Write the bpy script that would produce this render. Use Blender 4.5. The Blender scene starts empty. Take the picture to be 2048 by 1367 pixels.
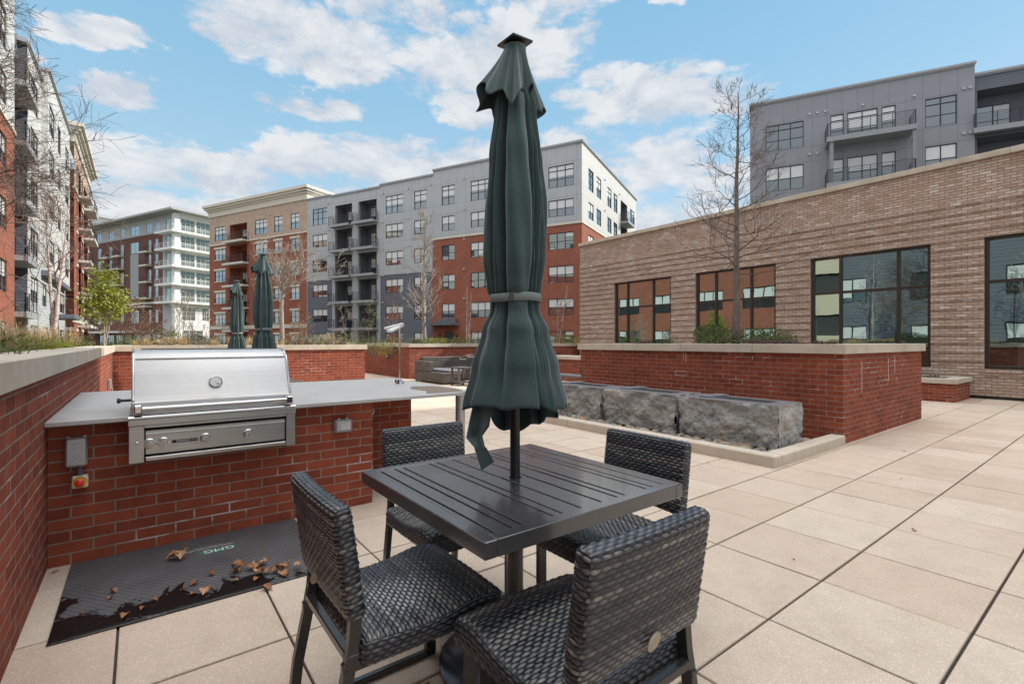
import bpy, math, random
import numpy as np
from mathutils import Vector, Matrix
R = math.radians
random.seed(7)
SC = bpy.context.scene
# ------------------------------------------------------------------ camera
cam = bpy.data.objects.new("camera", bpy.data.cameras.new("camera"))
SC.collection.objects.link(cam)
SC.camera = cam
cam.location = (1.0995, -2.3584, 1.3055)
cam.rotation_euler = (R(90), 0, 0.91984)
cam.data.sensor_width = 36.0
cam.data.lens = 975.57 / 2048 * 36.0
cam.data.clip_start = 0.05
cam.data.clip_end = 2000
SC.render.resolution_x = 1024
SC.render.resolution_y = 683
# ------------------------------------------------------------------ exposure
vs = SC.view_settings
vs.view_transform = 'Standard'
vs.look = 'None'
vs.gamma = 1.0
vs.exposure = 1.35
SC.cycles.max_bounces = 8
SC.cycles.diffuse_bounces = 4
SC.cycles.use_denoising = True
# ------------------------------------------------------------------ sun and sky
SUN_EL = R(34)
SUNV = Vector((0.36 * math.cos(SUN_EL), 0.933 * math.cos(SUN_EL), math.sin(SUN_EL))).normalized()
sun = bpy.data.objects.new("sun", bpy.data.lights.new("sun", 'SUN'))
SC.collection.objects.link(sun)
sun.rotation_euler = SUNV.to_track_quat('Z', 'Y').to_euler()
sun.data.energy = 2.0
sun.data.angle = R(0.5)
sun.data.color = (1.0, 0.93, 0.82)
world = bpy.data.worlds.new("World")
SC.world = world
world.use_nodes = True


class NT:
    """tiny node-tree helper"""
    def __init__(s, nt):
        s.nt = nt

    def n(s, typ, **kw):
        nd = s.nt.nodes.new(typ)
        for k, v in kw.items():
            setattr(nd, k, v)
        return nd

    def link(s, a, b):
        s.nt.links.new(a, b)

    def put(s, sock, v):
        if hasattr(v, 'links') or hasattr(v, 'is_linked'):
            s.link(v, sock)
        elif isinstance(v, (tuple, list)):
            if len(v) == 3 and sock.type == 'RGBA':
                v = (*v, 1)
            sock.default_value = v
        else:
            sock.default_value = v

    def math(s, op, a, b=0.0, c=None, clamp=False):
        nd = s.n('ShaderNodeMath', operation=op, use_clamp=clamp)
        s.put(nd.inputs[0], a)
        s.put(nd.inputs[1], b)
        if c is not None:
            s.put(nd.inputs[2], c)
        return nd.outputs[0]

    def vmath(s, op, a, b=(0, 0, 0)):
        nd = s.n('ShaderNodeVectorMath', operation=op)
        s.put(nd.inputs[0], a)
        s.put(nd.inputs[1], b)
        return nd.outputs['Value'] if op in ('DOT_PRODUCT', 'LENGTH') else nd.outputs[0]

    def mix(s, f, a, b, bt='MIX'):
        nd = s.n('ShaderNodeMix', data_type='RGBA', blend_type=bt)
        s.put(nd.inputs[0], f)
        s.put(nd.inputs[6], a)
        s.put(nd.inputs[7], b)
        return nd.outputs[2]

    def noise(s, vec, scale, detail=4, rough=0.5, out='Fac', dist=0.0):
        nd = s.n('ShaderNodeTexNoise')
        s.put(nd.inputs['Vector'], vec)
        nd.inputs['Scale'].default_value = scale
        nd.inputs['Detail'].default_value = detail
        nd.inputs['Roughness'].default_value = rough
        nd.inputs['Distortion'].default_value = dist
        return nd.outputs[out]

    def ramp(s, f, stops, interp='LINEAR'):
        nd = s.n('ShaderNodeValToRGB')
        nd.color_ramp.interpolation = interp
        el = nd.color_ramp.elements
        while len(el) < len(stops):
            el.new(0.5)
        for e, (p, c) in zip(el, stops):
            e.position = p
            e.color = (*c, 1) if len(c) == 3 else c
        s.put(nd.inputs[0], f)
        return nd.outputs[0]

    def mr(s, v, a, b, c=0.0, d=1.0, smooth=False):
        nd = s.n('ShaderNodeMapRange')
        if smooth:
            nd.interpolation_type = 'SMOOTHSTEP'
        s.put(nd.inputs[0], v)
        for i, q in enumerate((a, b, c, d)):
            nd.inputs[i + 1].default_value = q
        return nd.outputs[0]

    def sep(s, v):
        nd = s.n('ShaderNodeSeparateXYZ')
        s.put(nd.inputs[0], v)
        return nd.outputs

    def comb(s, x, y, z):
        nd = s.n('ShaderNodeCombineXYZ')
        for i, q in enumerate((x, y, z)):
            s.put(nd.inputs[i], q)
        return nd.outputs[0]


def build_world():
    nt = world.node_tree
    nt.nodes.clear()
    w = NT(nt)
    out = w.n('ShaderNodeOutputWorld')
    bg = w.n('ShaderNodeBackground')
    bg.inputs[1].default_value = 0.12
    sky = w.n('ShaderNodeTexSky', sky_type='NISHITA', sun_disc=False)
    sky.sun_elevation = SUN_EL
    sky.sun_rotation = math.atan2(SUNV.x, SUNV.y)
    sky.air_density = 1.0
    sky.dust_density = 0.6
    sky.ozone_density = 2.0
    tc = w.n('ShaderNodeTexCoord').outputs['Generated']
    mp = w.n('ShaderNodeMapping', vector_type='POINT')
    w.put(mp.inputs[0], tc)
    mp.inputs['Rotation'].default_value = (0, 0, -(math.pi / 2 + 0.91984))
    d = mp.outputs[0]
    x, y, z = w.sep(d)
    az = w.math('ARCTAN2', y, x)
    el = w.math('ARCSINE', z)
    # cloud banks: (azimuth, elevation, half width, half height) in radians
    banks = [(.36, .515, .26, .062), (.14, .515, .24, .06), (-.05, .54, .15, .05), (-.06, .60, .13, .04), (.50, .50, .10, .03), (.22, .585, .14, .035),
             (-.27, .445, .19, .058), (.06, .445, .12, .04), (-.40, .42, .10, .03), (-.20, .49, .10, .03),
             (.40, .335, .10, .05), (.24, .335, .18, .055), (.06, .35, .14, .05), (-.10, .36, .10, .05), (-.30, .34, .14, .06), (-.42, .29, .10, .05),
             (.74, .29, .15, .05), (.56, .29, .13, .045), (.64, .215, .19, .04), (.85, .35, .10, .05), (.10, .27, .4, .04), (-.42, .22, .2, .05),
             (.70, .45, .075, .022), (.66, .38, .055, .024), (.79, .38, .055, .022), (.40, .42, .095, .024), (.99, .28, .12, .06),
             (-.33, .60, .025, .02), (1.15, .45, .15, .06), (1.4, .3, .3, .08), (-1.3, .35, .3, .08), (2.0, .5, .4, .15), (-2.4, .4, .5, .15), (2.9, .6, .4, .2), (-1.7, .8, .4, .15)]
    m = None
    v0_ = w.comb(az, w.math('MULTIPLY', el, 2.2), 3.0)
    wr, wg_, wb_ = w.sep(w.noise(v0_, 9.0, 6, 0.62, out='Color'))
    azw = w.math('MULTIPLY_ADD', w.math('SUBTRACT', wr, 0.5), 0.24, az)
    elw = w.math('MULTIPLY_ADD', w.math('SUBTRACT', wg_, 0.5), 0.085, el)
    for a, e, wa, we in banks:
        da = w.math('DIVIDE', w.math('SUBTRACT', azw, a), wa)
        de = w.math('DIVIDE', w.math('SUBTRACT', elw, e), we)
        q = w.math('SUBTRACT', 1.0, w.math('MULTIPLY_ADD', da, da, w.math('MULTIPLY', de, de)))
        m = q if m is None else w.math('MAXIMUM', m, q)
    m = w.math('MAXIMUM', m, -1.5)
    vec = w.comb(az, w.math('MULTIPLY', el, 1.9), 0.0)
    n1 = w.noise(vec, 7.0, 8, 0.62, dist=0.3)
    n2 = w.noise(vec, 26.0, 6, 0.6)
    dens = w.math('ADD', w.math('MULTIPLY', w.math('MINIMUM', m, 0.75), 0.62), w.math('MULTIPLY', w.math('SUBTRACT', n1, 0.5), 1.9))
    dens = w.math('ADD', dens, w.math('MULTIPLY', w.math('SUBTRACT', n2, 0.5), 0.55))
    cov = w.mr(dens, -0.02, 0.46, 0, 1, True)
    # puffy shading: lit tops, lilac-grey bases
    up = w.comb(az, w.math('MULTIPLY', w.math('ADD', el, 0.035), 1.9), 0.0)
    n3 = w.noise(up, 7.0, 8, 0.62, dist=0.3)
    lit = w.mr(w.math('SUBTRACT', n1, n3), -0.12, 0.12, 0, 1)
    ccol = w.mix(lit, (2.05, 2.17, 2.42), (2.8, 2.82, 2.85))
    blue = w.ramp(w.mr(el, 0.0, 0.75), [(0.0, (0.62, 0.77, 0.86)), (0.25, (0.48, 0.69, 0.83)), (0.6, (0.31, 0.57, 0.78)), (1.0, (0.215, 0.485, 0.73))])
    blue = w.mix(1.0, blue, (3.27, 3.27, 3.27), 'MULTIPLY')
    base = w.mix(0.93, sky.outputs[0], blue)
    col = w.mix(w.math('MULTIPLY', cov, 0.90), base, ccol)
    # bright unseen cloud added overhead and behind the viewer to fill the shade
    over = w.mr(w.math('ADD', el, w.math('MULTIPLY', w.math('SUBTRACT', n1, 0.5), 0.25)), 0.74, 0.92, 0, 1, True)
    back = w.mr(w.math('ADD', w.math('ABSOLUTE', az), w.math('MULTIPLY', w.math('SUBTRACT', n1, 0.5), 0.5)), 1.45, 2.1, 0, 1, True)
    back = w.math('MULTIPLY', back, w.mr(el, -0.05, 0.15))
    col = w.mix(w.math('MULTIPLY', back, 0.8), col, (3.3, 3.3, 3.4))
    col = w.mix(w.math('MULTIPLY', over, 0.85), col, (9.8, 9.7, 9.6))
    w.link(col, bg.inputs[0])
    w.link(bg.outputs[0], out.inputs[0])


build_world()
# ------------------------------------------------------------------ object helpers
def link(o, parent=None):
    SC.collection.objects.link(o)
    if parent is not None:
        o.parent = parent
    return o


def T(o, label=None, cat=None, group=None, kind=None):
    if label:
        o['label'] = label
    if cat:
        o['category'] = cat
    if group:
        o['group'] = group
    if kind:
        o['kind'] = kind
    return o


def E(name, loc=(0, 0, 0), rz=0.0, label=None, cat=None, group=None):
    o = bpy.data.objects.new(name, None)
    o.empty_display_size = 0.1
    o.location = loc
    o.rotation_euler = (0, 0, rz)
    link(o)
    return T(o, label, cat, group)


def copy_tree(o, parent=None):
    c = o.copy()
    SC.collection.objects.link(c)
    c.parent = parent
    for ch in list(o.children):
        copy_tree(ch, c)
    return c


class MB:
    """collects polygons and links them as ONE mesh object"""
    def __init__(s):
        s.v = []
        s.f = []
        s.m = []
        s.cur = 0

    def poly(s, pts):
        i = len(s.v)
        s.v.extend([tuple(p) for p in pts])
        s.f.append(tuple(range(i, i + len(pts))))
        s.m.append(s.cur)

    def mesh(s, vs_, fs):
        i = len(s.v)
        s.v.extend([tuple(p) for p in vs_])
        for f in fs:
            s.f.append(tuple(i + k for k in f))
            s.m.append(s.cur)

    def box(s, x0, x1, y0, y1, z0, z1, M=None):
        p = [Vector(q) for q in ((x0, y0, z0), (x1, y0, z0), (x1, y1, z0), (x0, y1, z0), (x0, y0, z1), (x1, y0, z1), (x1, y1, z1), (x0, y1, z1))]
        if M is not None:
            p = [M @ q for q in p]
        s.mesh(p, [(0, 3, 2, 1), (4, 5, 6, 7), (0, 1, 5, 4), (1, 2, 6, 5), (2, 3, 7, 6), (3, 0, 4, 7)])
        return s

    def bbox(s, x0, x1, y0, y1, z0, z1, b=0.004, M=None):
        """box with chamfered edges"""
        if x0 > x1: x0, x1 = x1, x0
        if y0 > y1: y0, y1 = y1, y0
        vs_ = []
        idx = {}
        for sx in (0, 1):
            for sy in (0, 1):
                for sz in (0, 1):
                    c = Vector((x1 if sx else x0, y1 if sy else y0, z1 if sz else z0))
                    d = Vector((-1 if sx else 1, -1 if sy else 1, -1 if sz else 1)) * b
                    for ax in range(3):
                        q = c + d
                        q[ax] = c[ax]
                        idx[(sx, sy, sz, ax)] = len(vs_)
                        vs_.append(q)
        fs = []
        def F(*k):
            fs.append([idx[q] for q in k])
        for ax in range(3):
            a, c = [(1, 2), (2, 0), (0, 1)][ax]
            for sgn in (0, 1):
                ks = []
                for p, q in ((0, 0), (1, 0), (1, 1), (0, 1)):
                    t = [0, 0, 0]
                    t[ax] = sgn; t[a] = p; t[c] = q
                    ks.append((*t, ax))
                if not sgn:
                    ks.reverse()
                F(*ks)
        for ax in range(3):
            a, c = [(1, 2), (2, 0), (0, 1)][ax]
            for p in (0, 1):
                for q in (0, 1):
                    t0 = [0, 0, 0]; t0[a] = p; t0[c] = q
                    t1 = list(t0); t1[ax] = 1
                    ks = [(*t0, a), (*t1, a), (*t1, c), (*t0, c)]
                    if (p + q) % 2 == 1:
                        ks.reverse()
                    F(*ks)
        for sx in (0, 1):
            for sy in (0, 1):
                for sz in (0, 1):
                    F((sx, sy, sz, 0), (sx, sy, sz, 1), (sx, sy, sz, 2))
        if M is not None:
            vs_ = [M @ q for q in vs_]
        s.mesh(vs_, fs)
        return s

    def tube(s, pts, rad, n=8, caps=True, sq=None):
        pts = [Vector(p) for p in pts]
        if not isinstance(rad, (list, tuple)):
            rad = [rad] * len(pts)
        i0 = len(s.v)
        prev = None
        for k, p in enumerate(pts):
            if k == 0:
                t = pts[1] - pts[0]
            elif k == len(pts) - 1:
                t = pts[-1] - pts[-2]
            else:
                t = (pts[k + 1] - p).normalized() + (p - pts[k - 1]).normalized()
            t.normalize()
            if prev is None:
                a = t.orthogonal().normalized() if sq is None else Vector(sq[2]).normalized()
                a = (a - t * a.dot(t)).normalized()
            else:
                a = (prev - t * prev.dot(t)).normalized()
            prev = a
            b = t.cross(a)
            if sq is not None:
                w_, h_ = sq[0] / 2, sq[1] / 2
                for (u, v) in ((-w_, -h_), (w_, -h_), (w_, h_), (-w_, h_)):
                    s.v.append(tuple(p + a * u + b * v))
            else:
                for j in range(n):
                    an = 2 * math.pi * j / n
                    s.v.append(tuple(p + (a * math.cos(an) + b * math.sin(an)) * rad[k]))
        if sq is not None:
            n = 4
        for k in range(len(pts) - 1):
            for j in range(n):
                q = i0 + k * n
                s.f.append((q + j, q + (j + 1) % n, q + n + (j + 1) % n, q + n + j))
                s.m.append(s.cur)
        if caps:
            s.f.append(tuple(i0 + j for j in reversed(range(n))))
            s.f.append(tuple(i0 + (len(pts) - 1) * n + j for j in range(n)))
            s.m += [s.cur, s.cur]
        return s

    def lathe(s, prof, n=32, M=None, c=(0, 0, 0)):
        i0 = len(s.v)
        for r, z in prof:
            for j in range(n):
                an = 2 * math.pi * j / n
                q = Vector((c[0] + r * math.cos(an), c[1] + r * math.sin(an), c[2] + z))
                if M is not None:
                    q = M @ q
                s.v.append(tuple(q))
        for k in range(len(prof) - 1):
            for j in range(n):
                q = i0 + k * n
                s.f.append((q + j, q + (j + 1) % n, q + n + (j + 1) % n, q + n + j))
                s.m.append(s.cur)
        s.f.append(tuple(i0 + j for j in reversed(range(n))))
        s.f.append(tuple(i0 + (len(prof) - 1) * n + j for j in range(n)))
        s.m += [s.cur, s.cur]
        return s

    def data(s, name, mat, smooth=False):
        me = bpy.data.meshes.new(name)
        me.from_pydata(s.v, [], s.f)
        mats = mat if isinstance(mat, (list, tuple)) else [mat]
        for m_ in mats:
            me.materials.append(m_)
        if len(mats) > 1:
            me.polygons.foreach_set('material_index', s.m)
        if smooth:
            me.polygons.foreach_set('use_smooth', [True] * len(s.f))
        me.update()
        return me

    def build(s, name, mat, parent=None, smooth=False, loc=(0, 0, 0), rz=0.0, label=None, cat=None, group=None, kind=None):
        o = bpy.data.objects.new(name, s.data(name, mat, smooth))
        o.location = loc
        o.rotation_euler = (0, 0, rz)
        link(o, parent)
        return T(o, label, cat, group, kind)


def autosmooth(o, ang=35):
    me = o.data
    me.polygons.foreach_set('use_smooth', [True] * len(me.polygons))
    try:
        me.set_sharp_from_angle(angle=R(ang))
    except Exception:
        pass
    return o


def inst(name, me, parent, loc, rz=0.0):
    o = bpy.data.objects.new(name, me)
    o.location = loc
    o.rotation_euler = (0, 0, rz)
    return link(o, parent)


# ------------------------------------------------------------------ materials
def newmat(name):
    m = bpy.data.materials.new(name)
    m.use_nodes = True
    nt = m.node_tree
    b = nt.nodes['Principled BSDF']
    return m, NT(nt), b


def plain(name, col, rough=0.6, metal=0.0, spec=0.5, var=0.0, vscale=8.0, bump=0.0, bscale=60.0, coat=0.0):
    m, w, b = newmat(name)
    b.inputs['Roughness'].default_value = rough
    b.inputs['Metallic'].default_value = metal
    b.inputs['Specular IOR Level'].default_value = spec
    b.inputs['Coat Weight'].default_value = coat
    tc = w.n('ShaderNodeTexCoord').outputs['Object']
    if var:
        n = w.noise(tc, vscale, 5, 0.6)
        c = w.ramp(n, [(0.25, tuple(q * (1 - var) for q in col)), (0.75, tuple(min(1, q * (1 + var)) for q in col))])
        w.link(c, b.inputs['Base Color'])
        r_ = w.mr(n, 0.3, 0.7, max(0.02, rough - 0.08), min(1, rough + 0.08))
        w.link(r_, b.inputs['Roughness'])
    else:
        b.inputs['Base Color'].default_value = (*col, 1)
    if bump:
        bn = w.n('ShaderNodeBump')
        bn.inputs['Strength'].default_value = 1.0
        bn.inputs['Distance'].default_value = bump
        w.link(w.noise(tc, bscale, 5, 0.6), bn.inputs['Height'])
        w.link(bn.outputs[0], b.inputs['Normal'])
    return m


def wallvec(w):
    """(along, up) coordinates on any axis-aligned face of an object"""
    t = w.n('ShaderNodeTexCoord')
    x, y, z = w.sep(t.outputs['Object'])
    nx, ny, nz = w.sep(t.outputs['Normal'])
    fx = w.math('GREATER_THAN', w.math('ABSOLUTE', nx), 0.7)
    fz = w.math('GREATER_THAN', w.math('ABSOLUTE', nz), 0.7)
    a = w.math('ADD', w.math('MULTIPLY', x, w.math('SUBTRACT', 1.0, fx)), w.math('MULTIPLY', y, fx))
    c = w.math('ADD', w.math('MULTIPLY', z, w.math('SUBTRACT', 1.0, fz)), w.math('MULTIPLY', y, fz))
    return w.comb(a, c, 0.0), t.outputs['Object']


def brick(name, c1, c2, mortar, streak=0.0, bump=0.006, dark=0.25, L=0.2032, H=0.0677, ms=0.0052, band=0.0, msmooth=0.15):
    m, w, b = newmat(name)
    v, obj = wallvec(w)
    bt = w.n('ShaderNodeTexBrick')
    bt.offset = 0.5
    bt.inputs['Scale'].default_value = 1.0
    bt.inputs['Brick Width'].default_value = L
    bt.inputs['Row Height'].default_value = H
    bt.inputs['Mortar Size'].default_value = ms
    bt.inputs['Mortar Smooth'].default_value = msmooth
    bt.inputs['Bias'].default_value = 0.0
    w.link(v, bt.inputs['Vector'])
    n_lo = w.noise(obj, 0.9, 4, 0.6)
    n_mid = w.noise(obj, 9.0, 5, 0.65)
    n_hi = w.noise(obj, 160.0, 3, 0.6)
    w.put(bt.inputs['Color1'], c1)
    w.put(bt.inputs['Color2'], c2)
    w.put(bt.inputs['Mortar'], mortar)
    col = bt.outputs['Color']
    col = w.mix(1.0, col, w.ramp(n_mid, [(0.3, (1 - dark,) * 3), (0.7, (1.12,) * 3)]), 'MULTIPLY')
    col = w.mix(1.0, col, w.ramp(n_hi, [(0.3, (0.86,) * 3), (0.7, (1.12,) * 3)]), 'MULTIPLY')
    col = w.mix(1.0, col, w.ramp(n_lo, [(0.3, (0.86,) * 3), (0.7, (1.08,) * 3)]), 'MULTIPLY')
    if streak:
        # lime bloom leaching out of the joints in patches, and white drips
        s1 = w.noise(w.vmath('MULTIPLY', obj, (1.1, 1.1, 3.0)), 1.6, 4, 0.7)
        fm = w.math('MULTIPLY', w.mr(s1, 0.56, 0.66), bt.outputs['Fac'])
        col = w.mix(w.math('MULTIPLY', fm, streak), col, (0.62, 0.60, 0.60))
        xx, yy, zz = w.sep(v)
        s2 = w.noise(w.comb(xx, w.math('MULTIPLY', yy, 0.12), 0.0), 6.0, 3, 0.6)
        s3 = w.noise(w.comb(xx, yy, 0.0), 30.0, 4, 0.7)
        dr = w.math('MULTIPLY', w.mr(s2, 0.66, 0.72), w.mr(s3, 0.45, 0.7))
        col = w.mix(w.math('MULTIPLY', dr, 0.35 * streak), col, (0.62, 0.58, 0.56))
    w.link(col, b.inputs['Base Color'])
    b.inputs['Roughness'].default_value = 0.85
    b.inputs['Specular IOR Level'].default_value = 0.25
    if bump:
        h = w.math('SUBTRACT', 1.0, bt.outputs['Fac'])
        h = w.math('ADD', h, w.math('MULTIPLY', n_hi, 0.35))
        h = w.math('ADD', h, w.math('MULTIPLY', n_mid, 0.2))
        bn = w.n('ShaderNodeBump')
        bn.inputs['Strength'].default_value = 1.0
        bn.inputs['Distance'].default_value = bump
        w.link(h, bn.inputs['Height'])
        w.link(bn.outputs[0], b.inputs['Normal'])
    return m


def panelmat(name, col, pw=1.02, zs=(), siding=0.0, line=0.45, rough=0.6):
    """cladding: fibre-cement panels with open joints, or lapped siding"""
    m, w, b = newmat(name)
    v, obj = wallvec(w)
    x, z, _ = w.sep(v)
    f = 0.0
    if pw:
        fx = w.math('FRACT', w.math('DIVIDE', x, pw))
        f = w.math('LESS_THAN', w.math('ABSOLUTE', w.math('SUBTRACT', fx, 0.5)), 0.011 / pw)
    for z0 in zs:
        g = w.math('LESS_THAN', w.math('ABSOLUTE', w.math('SUBTRACT', z, z0)), 0.013)
        f = w.math('MAXIMUM', f, g)
    n = w.noise(obj, 0.8, 4, 0.6)
    c = w.ramp(n, [(0.25, tuple(q * 0.93 for q in col)), (0.75, tuple(q * 1.05 for q in col))])
    if siding:
        fz = w.math('FRACT', w.math('DIVIDE', z, siding))
        f = w.math('MAXIMUM', f, w.math('GREATER_THAN', fz, 1 - 0.10))
    c = w.mix(w.math('MULTIPLY', f, 1 - line), c, (0.03, 0.03, 0.035))
    w.link(c, b.inputs['Base Color'])
    b.inputs['Roughness'].default_value = rough
    b.inputs['Specular IOR Level'].default_value = 0.3
    if siding:
        bn = w.n('ShaderNodeBump')
        bn.inputs['Distance'].default_value = 0.02
        w.link(w.math('SUBTRACT', 1.0, fz), bn.inputs['Height'])
        w.link(bn.outputs[0], b.inputs['Normal'])
    return m


def glassmat(name, tint=(0.75, 0.82, 0.84), base=(0.012, 0.014, 0.016), refl=0.45, ripple=0.0, rough=0.0):
    m, w, b = newmat(name)
    nt = w.nt
    nt.nodes.remove(b)
    out = [n for n in nt.nodes if n.type == 'OUTPUT_MATERIAL'][0]
    g = w.n('ShaderNodeBsdfGlossy')
    g.inputs['Roughness'].default_value = rough
    w.put(g.inputs['Color'], tint)
    d = w.n('ShaderNodeBsdfDiffuse')
    w.put(d.inputs['Color'], base)
    lw = w.n('ShaderNodeLayerWeight')
    lw.inputs[0].default_value = 0.35
    f = w.mr(lw.outputs['Facing'], 0.0, 1.0, refl, 1.0)
    mx = w.n('ShaderNodeMixShader')
    w.link(f, mx.inputs[0])
    w.link(d.outputs[0], mx.inputs[1])
    w.link(g.outputs[0], mx.inputs[2])
    w.link(mx.outputs[0], out.inputs[0])
    if ripple:
        bn = w.n('ShaderNodeBump')
        bn.inputs['Distance'].default_value = ripple
        tc = w.n('ShaderNodeTexCoord').outputs['Object']
        w.link(w.noise(tc, 1.3, 2, 0.5), bn.inputs['Height'])
        w.link(bn.outputs[0], g.inputs['Normal'])
    return m


ZJ = [z + d for z in (2.34, 5.4, 8.47, 11.6, 14.72, 17.95) for d in (0.22, -2.05)]
M_red = brick('red_brick', (0.325, 0.078, 0.040), (0.215, 0.050, 0.028), (0.29, 0.205, 0.17), streak=0.7)
M_redfar = brick('red_brick_far', (0.33, 0.100, 0.060), (0.25, 0.072, 0.045), (0.36, 0.22, 0.17), bump=0.0, dark=0.15)
M_mar = brick('maroon_brick', (0.17, 0.072, 0.062), (0.13, 0.056, 0.048), (0.18, 0.11, 0.10), bump=0.0, dark=0.15)
M_tanfar = brick('tan_brick_far', (0.52, 0.385, 0.30), (0.44, 0.32, 0.25), (0.48, 0.40, 0.34), bump=0.0, dark=0.15)
M_lgrey = panelmat('light_grey_panel', (0.42, 0.435, 0.46), zs=ZJ)
M_white = panelmat('white_panel', (0.54, 0.55, 0.54), zs=ZJ)
M_sgrey = panelmat('slate_siding', (0.125, 0.135, 0.165), pw=0, siding=0.2)
M_wgrey = panelmat('pale_siding', (0.42, 0.445, 0.46), pw=0, siding=0.2)
M_dgrey = panelmat('grey_panel', (0.27, 0.275, 0.30), zs=[z + d for z in (10.0, 12.95, 16.0, 19.57) for d in (0.1, -2.25)])
M_lilac = panelmat('lilac_panel', (0.46, 0.45, 0.49), pw=2.4, zs=())
M_wht2 = panelmat('bright_white_panel', (0.78, 0.78, 0.78), pw=0, zs=())
M_trimw = plain('cream_trim', (0.62, 0.58, 0.50), 0.7, var=0.06)
M_cap = plain('grey_metal_cap', (0.34, 0.345, 0.36), 0.45)
M_frame = plain('dark_window_frame', (0.025, 0.025, 0.03), 0.4)
M_bronze = plain('bronze_frame', (0.045, 0.034, 0.028), 0.35, 0.3)
M_blind = plain('white_blind', (0.66, 0.67, 0.68), 0.5, coat=0.4)
M_pane = glassmat('window_glass', base=(0.035, 0.04, 0.045), refl=0.22)
M_green = glassmat('green_glass', tint=(0.75, 0.88, 0.82), base=(0.03, 0.045, 0.04), refl=0.08)
M_club = glassmat('club_glass', tint=(0.62, 0.80, 0.78), base=(0.008, 0.012, 0.012), refl=0.50, ripple=0.0011)
M_rail = plain('black_railing', (0.02, 0.02, 0.024), 0.4)
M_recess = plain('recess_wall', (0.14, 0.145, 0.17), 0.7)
M_slabw = plain('balcony_slab', (0.30, 0.31, 0.33), 0.6)
M_slabl = plain('cream_slab', (0.60, 0.58, 0.54), 0.6)
M_vent = plain('vent_cap', (0.62, 0.63, 0.64), 0.5)


def limestone():
    m, w, b = newmat('limestone_coping')
    tc = w.n('ShaderNodeTexCoord').outputs['Object']
    n = w.noise(tc, 2.2, 6, 0.65)
    c = w.ramp(n, [(0.3, (0.40, 0.345, 0.275)), (0.55, (0.52, 0.46, 0.38)), (0.75, (0.58, 0.53, 0.45))])
    n2 = w.noise(tc, 140, 3, 0.6)
    c = w.mix(1.0, c, w.ramp(n2, [(0.3, (0.9,) * 3), (0.7, (1.06,) * 3)]), 'MULTIPLY')
    w.link(c, b.inputs['Base Color'])
    b.inputs['Roughness'].default_value = 0.85
    bn = w.n('ShaderNodeBump')
    bn.inputs['Distance'].default_value = 0.001
    w.link(n2, bn.inputs['Height'])
    w.link(bn.outputs[0], b.inputs['Normal'])
    return m


M_lime = limestone()
M_soil = plain('mulch', (0.07, 0.045, 0.03), 0.95, var=0.4, vscale=20, bump=0.03, bscale=25)


def tanbrick():
    """clubhouse brick: long pale bricks with some brown and white ones"""
    m, w, b = newmat('pale_brown_brick')
    v, obj = wallvec(w)
    bt = w.n('ShaderNodeTexBrick')
    bt.offset = 0.5
    for k, q in (('Scale', 1.0), ('Brick Width', 0.2032), ('Row Height', 0.0677), ('Mortar Size', 0.008), ('Mortar Smooth', 0.2), ('Bias', 0.0)):
        bt.inputs[k].default_value = q
    w.link(v, bt.inputs['Vector'])
    w.put(bt.inputs['Color1'], (0.0, 0.0, 0.0))
    w.put(bt.inputs['Color2'], (1.0, 1.0, 1.0))
    w.put(bt.inputs['Mortar'], (0.5, 0.5, 0.5))
    r = w.ramp(bt.outputs['Color'], [(0.0, (0.37, 0.26, 0.205)), (0.3, (0.43, 0.32, 0.26)), (0.6, (0.46, 0.35, 0.295)), (0.9, (0.50, 0.41, 0.355)), (1.0, (0.58, 0.51, 0.47))])
    x, z, _ = w.sep(v)
    c = w.mix(bt.outputs['Fac'], r, (0.25, 0.165, 0.11))
    n2 = w.noise(obj, 14, 5, 0.65)
    c = w.mix(1.0, c, w.ramp(n2, [(0.3, (0.82,) * 3), (0.7, (1.12,) * 3)]), 'MULTIPLY')
    n3 = w.noise(obj, 0.5, 4, 0.6)
    c = w.mix(1.0, c, w.ramp(n3, [(0.3, (0.86, 0.84, 0.82)), (0.7, (1.06,) * 3)]), 'MULTIPLY')
    w.link(c, b.inputs['Base Color'])
    b.inputs['Roughness'].default_value = 0.85
    h = w.math('ADD', w.math('SUBTRACT', 1.0, bt.outputs['Fac']), w.math('MULTIPLY', n2, 0.5))
    bn = w.n('ShaderNodeBump')
    bn.inputs['Distance'].default_value = 0.008
    w.link(h, bn.inputs['Height'])
    w.link(bn.outputs[0], b.inputs['Normal'])
    return m


M_tan = tanbrick()


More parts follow.
